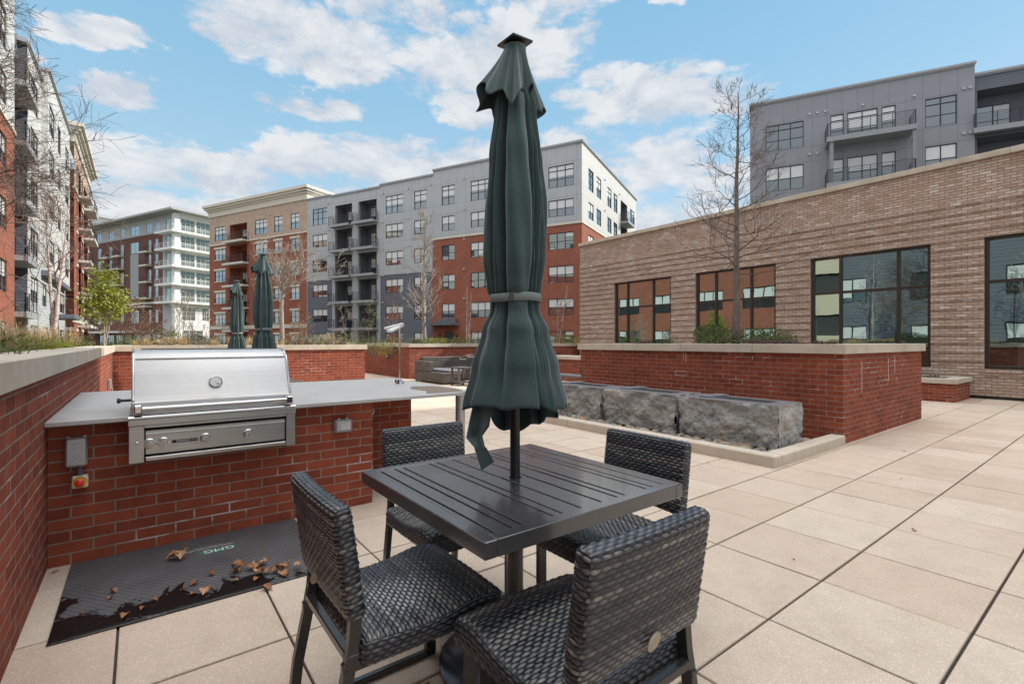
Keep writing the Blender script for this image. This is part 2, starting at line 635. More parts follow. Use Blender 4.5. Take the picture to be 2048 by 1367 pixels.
def pavermat():
    m, w, b = newmat('concrete_paver')
    tc = w.n('ShaderNodeTexCoord').outputs['Object']
    x, y, z = w.sep(tc)
    cell = w.comb(w.math('FLOOR', w.math('DIVIDE', x, 0.61)), w.math('FLOOR', w.math('DIVIDE', y, 0.61)), 0.0)
    wn = w.n('ShaderNodeTexWhiteNoise', noise_dimensions='2D')
    w.link(cell, wn.inputs['Vector'])
    base = w.ramp(wn.outputs['Value'], [(0.0, (0.515, 0.405, 0.315)), (0.5, (0.55, 0.445, 0.352)), (1.0, (0.575, 0.48, 0.39))])
    n1 = w.noise(tc, 1.4, 5, 0.65)
    c = w.mix(1.0, base, w.ramp(n1, [(0.28, (0.88, 0.86, 0.85)), (0.5, (1.0, 1.0, 1.0)), (0.72, (1.04, 1.04, 1.04))]), 'MULTIPLY')
    n4 = w.noise(tc, 6.0, 6, 0.7)
    c = w.mix(1.0, c, w.ramp(n4, [(0.3, (0.93, 0.925, 0.92)), (0.55, (1.02,) * 3)]), 'MULTIPLY')
    vo = w.n('ShaderNodeTexVoronoi')
    vo.inputs['Scale'].default_value = 260
    w.link(tc, vo.inputs['Vector'])
    r_, g_, b_ = w.sep(vo.outputs['Color'])
    sp = w.ramp(r_, [(0.0, (0.82, 0.80, 0.79)), (0.12, (0.97, 0.97, 0.97)), (0.88, (1.01, 1.01, 1.01)), (0.95, (1.32, 1.33, 1.36))])
    c = w.mix(1.0, c, sp, 'MULTIPLY')
    w.link(c, b.inputs['Base Color'])
    b.inputs['Roughness'].default_value = 0.7
    b.inputs['Specular IOR Level'].default_value = 0.35
    n2 = w.noise(tc, 220, 4, 0.6)
    bn = w.n('ShaderNodeBump')
    bn.inputs['Distance'].default_value = 0.0016
    w.link(n2, bn.inputs['Height'])
    w.link(bn.outputs[0], b.inputs['Normal'])
    return m


M_paver = pavermat()
M_joint = plain('joint_grit', (0.055, 0.042, 0.032), 0.95, var=0.5, vscale=60, bump=0.004, bscale=120)
# ------------------------------------------------------------------ ground and paving
def lawnmat():
    m, w, b = newmat('courtyard_ground')
    tc = w.n('ShaderNodeTexCoord').outputs['Object']
    n = w.noise(tc, 0.15, 5, 0.6)
    c = w.ramp(n, [(0.3, (0.10, 0.085, 0.04)), (0.5, (0.07, 0.09, 0.03)), (0.7, (0.20, 0.17, 0.13))])
    w.link(c, b.inputs['Base Color'])
    b.inputs['Roughness'].default_value = 0.95
    return m


g = MB()
g.poly([(-900, -900, -0.12), (900, -900, -0.12), (900, 900, -0.12), (-900, 900, -0.12)])
g.build('ground', lawnmat(), kind='structure')
g = MB()
g.box(-26, 14, -7.7, 22, -0.10, -0.012)
g.build('patio_base', M_joint, kind='structure')
pv = MB()
rg = random.Random(3)
for i in range(-36, 17):
    for j in range(-12, 22):
        x0, x1, y0, y1 = i * .61 + .0065, (i + 1) * .61 - .0065, j * .61 + .0050, (j + 1) * .61 - .0050
        if y1 < -2.78 and x0 < 3:
            continue
        t = rg.uniform(-.0012, .0012)
        tx, ty = rg.uniform(-.0010, .0010), rg.uniform(-.0010, .0010)
        b_ = .003
        top = [(x0 + b_, y0 + b_, t - tx - ty), (x1 - b_, y0 + b_, t + tx - ty), (x1 - b_, y1 - b_, t + tx + ty), (x0 + b_, y1 - b_, t - tx + ty)]
        rim = [(x0, y0, t - .003), (x1, y0, t - .003), (x1, y1, t - .003), (x0, y1, t - .003)]
        bot = [(q[0], q[1], -.04) for q in rim]
        k = rim + top + bot
        pv.mesh(k, [(4, 5, 6, 7)] + [(a, (a + 1) % 4, 4 + (a + 1) % 4, 4 + a) for a in range(4)] + [(8 + a, 8 + (a + 1) % 4, (a + 1) % 4, a) for a in range(4)])
pv.build('patio_paving', M_paver, kind='structure')


# ------------------------------------------------------------------ planters
def coping(mb, x0, x1, y0, y1, z0, z1, w_, seg=1.2, sides='NSEW', r=None):
    """a ring (or part ring) of stone blocks w_ wide with 5 mm joints"""
    g_ = .0025
    def run(a0, a1, f):
        n = max(1, round((a1 - a0) / seg))
        for k in range(n):
            f(a0 + (a1 - a0) * k / n + g_, a0 + (a1 - a0) * (k + 1) / n - g_)
    if 'S' in sides: run(x0, x1, lambda a, c: mb.bbox(a, c, y0, y0 + w_, z0, z1))
    if 'N' in sides: run(x0, x1, lambda a, c: mb.bbox(a, c, y1 - w_, y1, z0, z1))
    if 'W' in sides: run(y0 + w_, y1 - w_, lambda a, c: mb.bbox(x0, x0 + w_, a, c, z0, z1))
    if 'E' in sides: run(y0 + w_, y1 - w_, lambda a, c: mb.bbox(x1 - w_, x1, a, c, z0, z1))


def planter(x0, x1, y0, y1, zt, label, ct=.115, over=.045, cw=.34, sides='NSEW', seg=1.22, zc=0.0, mat=None):
    r = E('brick_planter', (x0, y0, 0), 0, label, 'planter')
    W_, D_ = x1 - x0, y1 - y0
    t = .24
    mb = MB()
    zb = zt - ct
    mb.box(0, W_, 0, t, zc - .03, zb); mb.box(0, W_, D_ - t, D_, zc - .03, zb)
    mb.box(0, t, t, D_ - t, zc - .03, zb); mb.box(W_ - t, W_, t, D_ - t, zc - .03, zb)
    mb.build('brick_wall', mat or M_red, r)
    cm = MB()
    coping(cm, -over, W_ + over, -over, D_ + over, zb, zt, cw, seg, sides)
    cm.build('coping', M_lime, r)
    so = MB()
    nx, ny = max(2, int(W_ / .25)), max(2, int(D_ / .25))
    rr = random.Random(int(x0 * 10))
    vs_ = [(t - .02 + (W_ - 2 * t + .04) * a / nx, t - .02 + (D_ - 2 * t + .04) * c / ny, zt - .07 + rr.uniform(-.015, .03)) for c in range(ny + 1) for a in range(nx + 1)]
    so.mesh(vs_, [(c * (nx + 1) + a, c * (nx + 1) + a + 1, (c + 1) * (nx + 1) + a + 1, (c + 1) * (nx + 1) + a) for c in range(ny) for a in range(nx)])
    so.build('soil', M_soil, r)
    return r


M_limebloom = plain('lime_bloom', (.62, .60, .60), .9, var=.15, vscale=60)
YL = -2.785
planter(-11.0, 3.6, -7.1, YL, 1.235, 'long red brick planter wall running along the left edge beside the grill counter')
planter(-13.0, -11.004, YL + .004, 2.17, 1.235, 'red brick planter behind the grill, its brick face partly sunlit')
planter(-5.95, -1.29, 4.77, 8.25, 1.275, 'large red brick planter holding the tall bare tree beside the stone fountain', ct=.122, over=.05)
planter(-36, -14.8, 5.2, 14.6, 1.235, 'red brick planter behind the wicker sofa, far end of the patio')
planter(-8.0, -1.47, 11.55, 12.96, .50, 'low red brick planter against the pale brick clubhouse', ct=.10, over=.045, cw=.28)


def lime_marks():
    """salt bloom that has run out of a few mortar joints, parts of the wall it sits on"""
    walls = [o for o in SC.objects if o.name.startswith('brick_planter') and o.parent is None]
    for o in walls:
        L = []
        if abs(o.location.x + 5.95) < .01:
            q = random.Random(3)
            for (x, z, w_, h_) in [(.45, 1.12, .06, .006), (.52, 1.12, .05, .006), (.60, 1.05, .006, .07), (2.40, .98, .008, .15), (2.36, 1.02, .006, .12), (2.20, .82, .21, .006), (2.20, .75, .21, .006), (2.20, .755, .006, .06), (3.25, 1.08, .09, .006), (3.5, 1.05, .006, .05), (3.65, 1.08, .10, .006)]:
                L.append((x, x + w_, -.0022, .0, z, z + h_))
            for (y, z, h_) in [(1.75, .72, .34), (2.05, .82, .28), (2.12, .72, .05), (.65, .62, .42)]:
                L.append((4.66, 4.6622, y, y + .011, z, z + h_))
        if abs(o.location.x + 13.0) < .01:
            for (y, z, w_, h_) in [(7.95, .93, .24, .008), (8.02, .865, .3, .008), (7.75, .80, .22, .008), (7.75, .80, .008, .07), (8.05, .865, .008, .07)]:
                L.append((1.996, 1.9985, y, y + w_, z, z + h_))
        for b in L:
            m_ = MB(); m_.box(*b)
            m_.build('lime_bloom', M_limebloom, o)


lime_marks()
# ------------------------------------------------------------------ buildings
_wc = {}
rw = random.Random(11)


def win_meshes(W, H, n, tr, frame, glass, green=False):
    k = (round(W, 2), round(H, 2), n, round(tr, 2), frame.name, glass.name)
    if k in _wc:
        return _wc[k]
    f = MB()
    b = .055
    f.box(0, W, 0, .07, 0, b); f.box(0, W, 0, .07, H - b, H)
    f.box(0, b, 0, .07, b, H - b); f.box(W - b, W, 0, .07, b, H - b)
    cw = (W - 2 * b) / n
    for i in range(1, n):
        f.box(b + cw * i - .035, b + cw * i + .035, 0, .066, b, H - b)
    zt = H - b - tr if tr else H
    if tr:
        f.box(b, W - b, 0, .068, zt - .035, zt + .035)
    zm = b + (min(zt, H - b) - b) * .48
    f.box(b, W - b, 0, .060, zm - .025, zm + .025)
    g_ = MB()
    g_.box(b, W - b, .018, .03, b, H - b)
    bl = []
    for q in range(5):
        m_ = MB()
        for i in range(n):
            h_ = (0.5, 0.5, 0.48, 0.62, 0.3)[q] * (H - b) * (1.0 if q < 3 else rw.choice((1, .7, 1.3)))
            if q == 4 and i:
                continue
            m_.box(b + cw * i + .002, b + cw * (i + 1) - .002 + (.004 if i < n - 1 else 0), .03, .036 + .0004 * i, H - b - h_, H - b - .02)
        bl.append(m_.data('blind', M_blind))
    _wc[k] = (f.data('window', frame), g_.data('pane', glass), bl)
    return _wc[k]


class Face:
    def __init__(s, root, ang=0.0, ox=0.0, oy=0.0):
        s.r, s.a, s.ox, s.oy = root, ang, ox, oy

    def put(s, mb, name, mat, parent=None, label=None):
        if parent is None:
            o = mb.build(name, mat, s.r, loc=(s.ox, s.oy, 0), rz=s.a)
        else:
            o = mb.build(name, mat, parent)
        if label:
            o['label'] = label
        return o

    def P(s, x, y, z):
        c, n = math.cos(s.a), math.sin(s.a)
        return (s.ox + x * c - y * n, s.oy + x * n + y * c, z)

    def wall(s, mb, x0, x1, z0, z1, holes=(), y=0.0, dep=.13):
        xs = sorted({x0, x1, *[q for h in holes for q in h[:2] if x0 < q < x1]})
        zs = sorted({z0, z1, *[q for h in holes for q in h[2:4] if z0 < q < z1]})
        for a, b in zip(xs[:-1], xs[1:]):
            for c, d in zip(zs[:-1], zs[1:]):
                mx, mz = (a + b) / 2, (c + d) / 2
                if any(h[0] < mx < h[1] and h[2] < mz < h[3] for h in holes):
                    continue
                mb.poly([(b, y, c), (a, y, c), (a, y, d), (b, y, d)])
        for h in holes:
            a, b, c, d = max(h[0], x0), min(h[1], x1), max(h[2], z0), min(h[3], z1)
            if a >= b or c >= d:
                continue
            yy = y - dep
            mb.poly([(a, y, c), (b, y, c), (b, yy, c), (a, yy, c)])
            mb.poly([(a, yy, d), (b, yy, d), (b, y, d), (a, y, d)])
            mb.poly([(a, y, c), (a, yy, c), (a, yy, d), (a, y, d)])
            mb.poly([(b, yy, c), (b, y, c), (b, y, d), (b, yy, d)])

    def window(s, x0, x1, z0, z1, n=2, tr=0.0, y=-.12, frame=None, glass=None, blind=True):
        fr, gl, bl = win_meshes(x1 - x0, z1 - z0, n, tr, frame or M_frame, glass or M_pane)
        o = inst('window', fr, s.r, s.P(x0, y, z0), s.a)
        inst('pane', gl, o, (0, 0, 0))
        if blind and rw.random() < .85:
            inst('blind', bl[rw.choice((0, 0, 0, 1, 2, 2, 3, 3, 4))], o, (0, 0, 0))
        return o

    def back(s, mb, x0, x1, z0, z1, y=-.14):
        mb.poly([(x1, y, z0), (x0, y, z0), (x0, y, z1), (x1, y, z1)])

    def rail(s, x0, x1, ya, yb, z, h=1.05, bars=7, parent=None, post=1.4, mat=None, glass=False):
        """railing around three sides of a balcony (ya = wall side, yb = outer edge)"""
        m_ = MB()
        segs = [((x0, ya), (x0, yb)), ((x0, yb), (x1, yb)), ((x1, yb), (x1, ya))]
        for (a, b) in segs:
            L = math.hypot(b[0] - a[0], b[1] - a[1])
            if L < .05:
                continue
            for k in range(bars):
                zz = z + .12 + (h - .12) * k / (bars - 1)
                r_ = .012 if k < bars - 1 else .022
                m_.tube([(a[0], a[1], zz), (b[0], b[1], zz)], r_, 4)
            n = max(1, round(L / post))
            for k in range(n + 1):
                px_, py_ = a[0] + (b[0] - a[0]) * k / n, a[1] + (b[1] - a[1]) * k / n
                m_.box(px_ - .02, px_ + .02, py_ - .02, py_ + .02, z, z + h)
        return s.put(m_, 'railing', mat or M_rail, parent)

    def balcony(s, x0, x1, z, out=.9, inn=0.0, th=.22, mat=None, bars=7, h=1.05):
        m_ = MB()
        m_.box(0, x1 - x0, -inn, out, -th, 0)
        m_.box(-.04, x1 - x0 + .04, out, out + .04, -th - .03, .04)
        o = m_.build('balcony', mat or M_slabw, s.r, loc=s.P(x0, 0, z), rz=s.a)
        sub = Face(s.r, 0)
        sub.rail(.04, x1 - x0 - .04, 0.03, out - .04, 0.0, h=h, bars=bars, parent=o)
        return o

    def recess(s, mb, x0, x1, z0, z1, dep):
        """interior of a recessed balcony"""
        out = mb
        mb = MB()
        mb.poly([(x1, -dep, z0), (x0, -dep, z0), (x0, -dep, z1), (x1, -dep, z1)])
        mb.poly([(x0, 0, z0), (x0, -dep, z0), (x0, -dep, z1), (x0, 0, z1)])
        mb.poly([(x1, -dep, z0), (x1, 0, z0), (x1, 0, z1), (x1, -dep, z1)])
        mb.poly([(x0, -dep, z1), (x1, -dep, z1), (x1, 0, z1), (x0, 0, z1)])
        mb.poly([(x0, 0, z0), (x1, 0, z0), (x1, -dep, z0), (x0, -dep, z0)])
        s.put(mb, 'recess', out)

    def vents(s, pts):
        for x, z in pts:
            m_ = MB()
            m_.box(-.09, .09, .002, .10, -.07, .07)
            m_.poly([(-.11, .002, .075), (.11, .002, .075), (.11, .13, .05), (-.11, .13, .05)])
            m_.build('wall_vent', M_vent, s.r, loc=s.P(x, 0, z), rz=s.a)


HEADS = [2.34, 5.4, 8.47, 11.6, 14.72, 17.95]


def wz(k):
    """window (bottom, top) of storey k"""
    return (HEADS[k] - (2.05 if k == 5 else 1.58), HEADS[k])


def trim(f, x0, x1, z, name='parapet_cap', mat=None, h=.16, out=.14, h2=.10, dep=.5):
    m_ = MB()
    m_.box(x0 - .02, x1 + .02, -dep, out * .5, z - h - h2, z - h)
    m_.box(x0 - .06, x1 + .06, -dep, out, z - h, z)
    return f.put(m_, name, mat or M_cap)


def surface_y(k):
    return 0.0


plain_yel = plain('yellow_concrete', (.58, .50, .38), .8)
M_dark0 = plain('deck_opening', (.05, .05, .05), .9)


# ---- the long grey, white and red building across the middle
def center_building():
    ang = math.atan2(-.4250, -.9052)
    root = E('apartment_building', (-30.79, 30.04, 0), ang, 'grey panelled and red brick apartment block with white end wall, behind the nearest umbrella', 'building')
    f = Face(root)
    gl, re, sl, sl2, gl2, gl3 = MB(), MB(), MB(), MB(), MB(), MB()
    cols = [  # x0, x1, lights, storeys
        (.80, 3.36, 3, range(6)), (9.55, 12.11, 3, range(6)), (14.1, 15.76, 2, range(1, 6)),
        (17.80, 19.50, 2, range(6)), (21.06, 23.62, 3, range(6)), (33.05, 35.60, 3, range(6)), (5.9, 7.6, 2, range(6))]
    H = []
    for x0, x1, n, ks in cols:
        for k in ks:
            z0, z1 = wz(k)
            H.append((x0, x1, z0, z1))
            f.window(x0, x1, z0, z1, n, .42 if k == 5 else 0)
    door = (14.3, 15.4, -.1, 2.44)
    H.append(door)
    bays = [(28.86, 31.66), (24.97, 27.83)]
    BZ = [(-.1, 2.55), (2.95, 5.6), (6.1, 8.7), (9.2, 11.8), (12.3, 14.95), (15.35, 17.9)]
    BH = [(a, b, z0, z1) for a, b in bays for z0, z1 in BZ]
    def hs(x0, x1, L=H):
        return [h for h in L if h[0] < x1 and h[1] > x0]
    f.wall(re, 0, 17.0, -.2, 12.40, hs(0, 17.0))
    f.wall(gl, 0, 16.9, 12.40, 19.9, [h for h in hs(0, 16.9)])
    f.wall(gl, 16.9, 24.4, 9.0, 19.45, hs(16.9, 24.4))
    f.wall(sl, 17.0, 24.4, -.2, 9.0, hs(17.0, 24.4))
    f.wall(gl, 24.4, 32.2, -.2, 19.25, hs(24.4, 32.2, BH), dep=.3)
    f.wall(gl, 32.2, 36.6, 9.0, 19.40, hs(32.2, 36.6))
    f.wall(sl2, 32.2, 36.6, -.2, 9.0, hs(32.2, 36.6))
    for z1 in (19.9, 19.45):
        gl.poly([(16.9, 0, 19.2), (16.9, -9, 19.2), (16.9, -9, 19.9), (16.9, 0, 19.9)])
        gl.poly([(24.4, 0, 19.0), (24.4, -9, 19.0), (24.4, -9, 19.45), (24.4, 0, 19.45)])
    for a, b, z0, z1 in BH:
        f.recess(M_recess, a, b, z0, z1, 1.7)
        d0 = a + .35
        o = f.window(d0, d0 + .95, z0, z0 + 2.2, 1, 0, y=-1.69)
        f.window(d0 + 1.3, d0 + 2.1, z0, z0 + 2.2, 1, 0, y=-1.69)
    # white end wall (faces the sun)
    s = Face(root, math.pi / 2)
    wh, sr = MB(), MB()
    SH = []
    for a, b, n in ((-3.44, -1.85, 2), (-5.92, -4.35, 2), (-9.69, -8.1, 2), (-12.1, -10.5, 2), (-20.1, -17.8, 2)):
        for k in range(6):
            z0, z1 = wz(k)
            SH.append((a, b, z0, z1))
            s.window(a, b, z0, z1, n, .42 if k == 5 else 0)
    SB = [(-16.5, -13.5, z0, z1) for z0, z1 in BZ]
    s.wall(wh, -21.1, 0, 12.40, 19.9, [h for h in SH + SB if h[3] > 12.5])
    s.wall(sr, -21.1, 0, -.2, 12.40, [h for h in SH + SB if h[3] < 12.5])
    for a, b, z0, z1 in SB:
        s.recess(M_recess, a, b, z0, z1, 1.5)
        s.balcony(a - .1, b + .1, z0, .9)
    s.put(wh, 'wall', M_white)
    s.put(sr, 'wall', M_redfar)
    trim(s, -21.1, 0.1, 19.95)
    m_ = MB(); m_.box(-21.1, .05, -.1, .07, 12.3, 12.48)
    s.put(m_, 'band_course', M_trimw)
    f.put(gl, 'wall', M_lgrey, label='light grey panelled wall')
    f.put(re, 'wall', M_redfar, label='red brick wall')
    f.put(sl, 'wall', M_sgrey, label='slate siding wall')
    f.put(sl2, 'wall', M_sgrey, label='slate siding wall')
    for a, b in bays:
        for k in range(0, 6):
            f.balcony(a - .25, b + .25, BZ[k][0], .85)
    trim(f, 0, 16.9, 19.95); trim(f, 16.95, 24.4, 19.5); trim(f, 24.45, 32.2, 19.3); trim(f, 32.25, 36.6, 19.45)
    m_ = MB(); m_.box(0, 17.05, -.1, .07, 12.3, 12.48)
    f.put(m_, 'band_course', M_trimw)
    m_ = MB(); m_.box(17.1, 24.4, -.1, .05, 8.93, 9.08)
    f.put(m_, 'band_course', M_cap)
    m_ = MB(); m_.box(32.25, 36.6, -.1, .05, 8.93, 9.08)
    f.put(m_, 'band_course', M_cap)
    # roof slab closes the top
    m_ = MB(); m_.box(.1, 36.6, -20, -.3, 18.9, 19.1)
    f.put(m_, 'roof', M_cap)
    m_ = MB(); m_.box(14.3, 15.4, -.12, -.06, -.1, 2.44); m_.box(14.82, 14.86, -.06, -.04, .9, 1.2)
    f.put(m_, 'door', M_frame)
    m_ = MB(); m_.box(13.6, 17.0, 0, 1.5, 3.05, 3.25); m_.box(13.7, 15.9, 0, .5, 3.25, 3.75)
    f.put(m_, 'entrance_canopy', M_sgrey)
    for x in (13.75, 16.0):
        m_ = MB(); m_.bbox(x - .1, x + .1, 0, .2, 1.6, 2.1, .03)
        f.put(m_, 'wall_lamp', M_frame)
    f.vents([(x, HEADS[k] + .45) for k in range(1, 6) for x in (8.6, 12.9, 24.0, 20.35, 32.6)] + [(x, HEADS[k] + .45) for k in range(1, 6) for x in (17.2, 32.9)])
    s.vents([(-7.2, HEADS[k] + .4) for k in (4, 5)] + [(-12.9, HEADS[5] + .4)])
    return root


# ---- the tan and red building that adjoins it on the left
def tan_bays(f, x0, x1, cols, bays, top=19.4, flip=False):
    re, ta, rc, lint = MB(), MB(), MB(), MB()
    H, BH = [], []
    for a, b, n in cols:
        for k in range(6):
            z0, z1 = wz(k)
            z1 -= .05
            if k == 5: z0 = 15.9
            H.append((a, b, z0, z1))
            wo = f.window(a, b, z0, z1, n, .42 if k == 5 else 0)
            if k < 5:
                for nm, q0, q1, e_ in (('lintel', z1 - z0, z1 - z0 + .28, .12), ('sill', -.12, 0, .08)):
                    lm = MB(); lm.box(-e_, b - a + e_, .07, .18, q0, q1)
                    lm.build(nm, M_trimw, wo)
    BZ = [(-.1, 2.4), (2.95, 5.45), (6.1, 8.6), (9.2, 11.7), (12.3, 14.85), (15.4, 17.85)]
    for a, b in bays:
        for k, (z0, z1) in enumerate(BZ):
            BH.append((a, b, z0, z1))
            f.recess(M_redfar, a, b, z0, z1, 1.6)
            f.window(a + .3, a + 1.5, z0, z0 + 2.1, 1, 0, y=-1.59)
            f.window(a + 1.9, min(b - .2, a + 3.3), z0, z0 + 2.1, 2, 0, y=-1.59)
    A = H + BH
    f.wall(re, x0, x1, -.2, 15.32, [h for h in A if h[3] < 15.3])
    f.wall(ta, x0, x1, 15.32, top, [h for h in A if h[3] > 15.4])
    f.put(re, 'wall', M_redfar, label='red brick wall')
    f.put(ta, 'wall', M_tanfar, label='tan brick wall')
    for a, b in bays:
        for k in range(1, 6):
            f.balcony(a - .35, b + .35, BZ[k][0], .9, mat=M_slabl)
    m_ = MB(); m_.box(x0, x1, -.1, .08, 15.22, 15.40); m_.box(x0, x1, -.1, .08, 3.1, 3.6)
    f.put(m_, 'band_course', M_trimw)
    m_ = MB()
    m_.box(x0 - .1, x1 + .1, -.5, .12, top, 20.15)
    m_.box(x0 - .25, x1 + .25, -.6, .28, 20.15, 20.4)
    m_.box(x0 - .45, x1 + .45, -.7, .5, 20.4, 20.7)
    m_.box(x0 - .65, x1 + .65, -.8, .72, 20.7, 21.05)
    f.put(m_, 'cornice', M_trimw)


def tan_building():
    ang = math.atan2(-.4250, -.9052)
    root = E('apartment_building', (-30.79, 30.04, 0), ang, 'red brick apartment block with tan top storey and cream cornice, behind the two distant umbrellas', 'building')
    f = Face(root)
    tan_bays(f, 36.62, 57.3, [(53.5, 56.0, 3), (44.38, 46.89, 3), (41.34, 42.95, 2), (38.08, 39.69, 2)], [(48.62, 52.45)])
    s = Face(root, math.pi / 2, 36.62, 0)
    m_ = MB()
    s.wall(m_, -8, 0, 18.5, 19.4)
    s.put(m_, 'wall', M_tanfar)
    m_ = MB()
    m_.box(-8, 0, -.5, .12, 19.4, 20.15); m_.box(-8, .2, -.6, .28, 20.15, 20.4); m_.box(-8, .45, -.7, .5, 20.4, 20.7); m_.box(-8, .65, -.8, .72, 20.7, 21.04)
    s.put(m_, 'cornice', M_trimw)
    m_ = MB(); m_.box(36.8, 57.2, -16, -.3, 19.2, 19.5)
    f.put(m_, 'roof', M_cap)
    m_ = MB(); m_.box(57.3, 61, -10, -4, 15, 21.9)
    f.put(m_, 'stair_tower', M_lilac)
    f.vents([(x, HEADS[k] + .4) for k in range(1, 6) for x in (43.6, 43.9)])
    return root


# ---- far corner building with white balconies
def far_building():
    ang = math.atan2(-.4250, -.9052)
    root = E('apartment_building', (-104.37, 2.76, 0), ang, 'distant brown brick and white block with glass balconies wrapping its corner', 'building')
    f = Face(root)
    ml, li, wm = MB(), MB(), MB()
    fl = [20.3 - 2.62 * k for k in range(5)]
    fl = [20.35, 17.9, 14.8, 11.7]
    H = []
    for a, b in ((12.66, 15.69), (8.3, 9.3), (5.95, 7.0), (18.2, 19.4), (22.6, 23.8), (27, 28.5)):
        for z in fl:
            H.append((a, b, z - 2.1, z))
            f.window(a, b, z - 2.1, z, 2 if b - a > 1.1 else 1, 0, blind=False, glass=M_pane, frame=M_slabl)
        H.append((a, b, 4.9, 7.3))
        f.window(a, b, 4.9, 7.3, 2 if b - a > 1.1 else 1, 0, blind=False, frame=M_slabl)
    T2 = []
    for a, b in ((12.55, 15.69), (8.2, 9.97), (5.58, 7.06), (18.0, 19.5), (22.0, 24.0), (27, 29)):
        T2.append((a, b, 21.75, 23.4))
        f.window(a, b, 21.75, 23.4, 2, 0, blind=False, frame=M_slabl)
    f.wall(ml, 4.4, 46, -.2, 21.4, H)
    f.wall(li, 4.4, 46, 21.4, 24.4, T2)
    f.put(ml, 'wall', M_mar, label='brown brick wall')
    f.put(li, 'wall', M_lilac, label='pale grey top storey wall')
    m_ = MB(); m_.box(12.7, 15.6, -.05, .04, 10.0, 18.1)
    f.put(m_, 'dark_panel', M_slabw)
    m_ = MB()
    m_.box(4.4, 46, 0, .1, 8.4, 8.75)
    f.put(m_, 'band_course', M_slabl)
    m_ = MB(); m_.box(4.4, 46, 0, .1, 21.3, 21.5)
    f.put(m_, 'band_course', M_slabw)
    for x in (8.2, 18.2, 22.6):
        for z in (18.1, 15.6, 12.5, 9.5):
            f.balcony(x - .3, x + 2.3, z, 1.0, mat=M_slabl, bars=5)
    # entrance deck with dark porch
    m_ = MB(); m_.box(10, 30, 0, 2.2, 3.0, 3.4); m_.box(8, 16, 0, 1.2, 7.7, 8.0)
    f.put(m_, 'entrance_canopy', M_slabl)
    for k in range(7):
        a = 5.2 + k * 3.3
        f.window(a, a + 2.4, .1, 2.7, 3, 0, y=.02, blind=False)
    # white corner bay
    s = Face(root, math.pi / 2)
    wl, wl2 = MB(), MB()
    LV = [21.0, 17.95, 14.8, 11.65, 8.45]
    GH = [(.9, 3.4, z + .15, z + 2.5) for z in LV]
    f.wall(wl, -.0, 4.4, -.2, 24.4, GH)
    for h in GH:
        f.window(*h, 2, 0, blind=False, glass=M_green, frame=M_slabl)
    SH = [(-3.14, -.75, z + .15, z + 2.5) for z in LV] + [(-5.9, -3.4, z + .15, z + 2.5) for z in LV]
    SH2 = [(-3.25, -1.0, 5.2, 7.55), (-5.72, -4.5, 5.2, 7.6), (-4.6, -1.0, .4, 3.4)]
    for h in SH + SH2:
        s.window(*h, 3, .7, blind=False, glass=M_green, frame=M_slabl)
    s.wall(wl2, -22, 0, -.2, 24.4, SH + SH2)
    f.put(wl, 'wall', M_lilac, label='pale grey corner wall')
    s.put(wl2, 'wall', M_wht2, label='bright white end wall')
    for z in LV:
        m_ = MB()
        m_.box(-1.4, 4.2, 0.0, 1.5, -.3, 0)
        m_.box(-1.4, 0, -6.4, 0, -.3, 0)
        o = m_.build('balcony', M_wht2, root, loc=(0, 0, z))
        g_ = MB()
        for a, b in (((4.15, 1.4), (-1.3, 1.4)), ((-1.3, 1.4), (-1.3, -6.3))):
            for zz in (.08, .95):
                g_.tube([(a[0], a[1], zz), (b[0], b[1], zz)], .04, 4)
            L = math.hypot(b[0] - a[0], b[1] - a[1]); n = int(L / 1.1)
            for k in range(n + 1):
                x_, y_ = a[0] + (b[0] - a[0]) * k / n, a[1] + (b[1] - a[1]) * k / n
                g_.box(x_ - .025, x_ + .025, y_ - .025, y_ + .025, 0, 1)
        g_.build('railing', M_slabl, o)
        g_ = MB()
        g_.box(-1.25, 4.1, 1.38, 1.40, .1, .9); g_.box(-1.31, -1.29, -6.2, 1.3, .1, .9)
        g_.build('pane', glassmat_b, o)
        # white column between the glazing
    m_ = MB()
    m_.box(-.55, .35, -.3, .6, -.2, 24.2)
    f.put(m_, 'corner_column', M_wht2)
    m_ = MB()
    m_.box(-1.9, 47, -20, 1.9, 24.4, 24.75)
    f.put(m_, 'roof', M_cap)
    m_ = MB()
    m_.box(8, 13, -6, -2, 24.75, 25.4); m_.box(14, 22, -7, -3, 24.75, 25.2)
    f.put(m_, 'roof_plant', M_slabl)
    return root


glassmat_b, _w, _b = newmat('balcony_glass')
_b.inputs['Base Color'].default_value = (.55, .62, .60, 1)
_b.inputs['Roughness'].default_value = .05
_b.inputs['Alpha'].default_value = .09


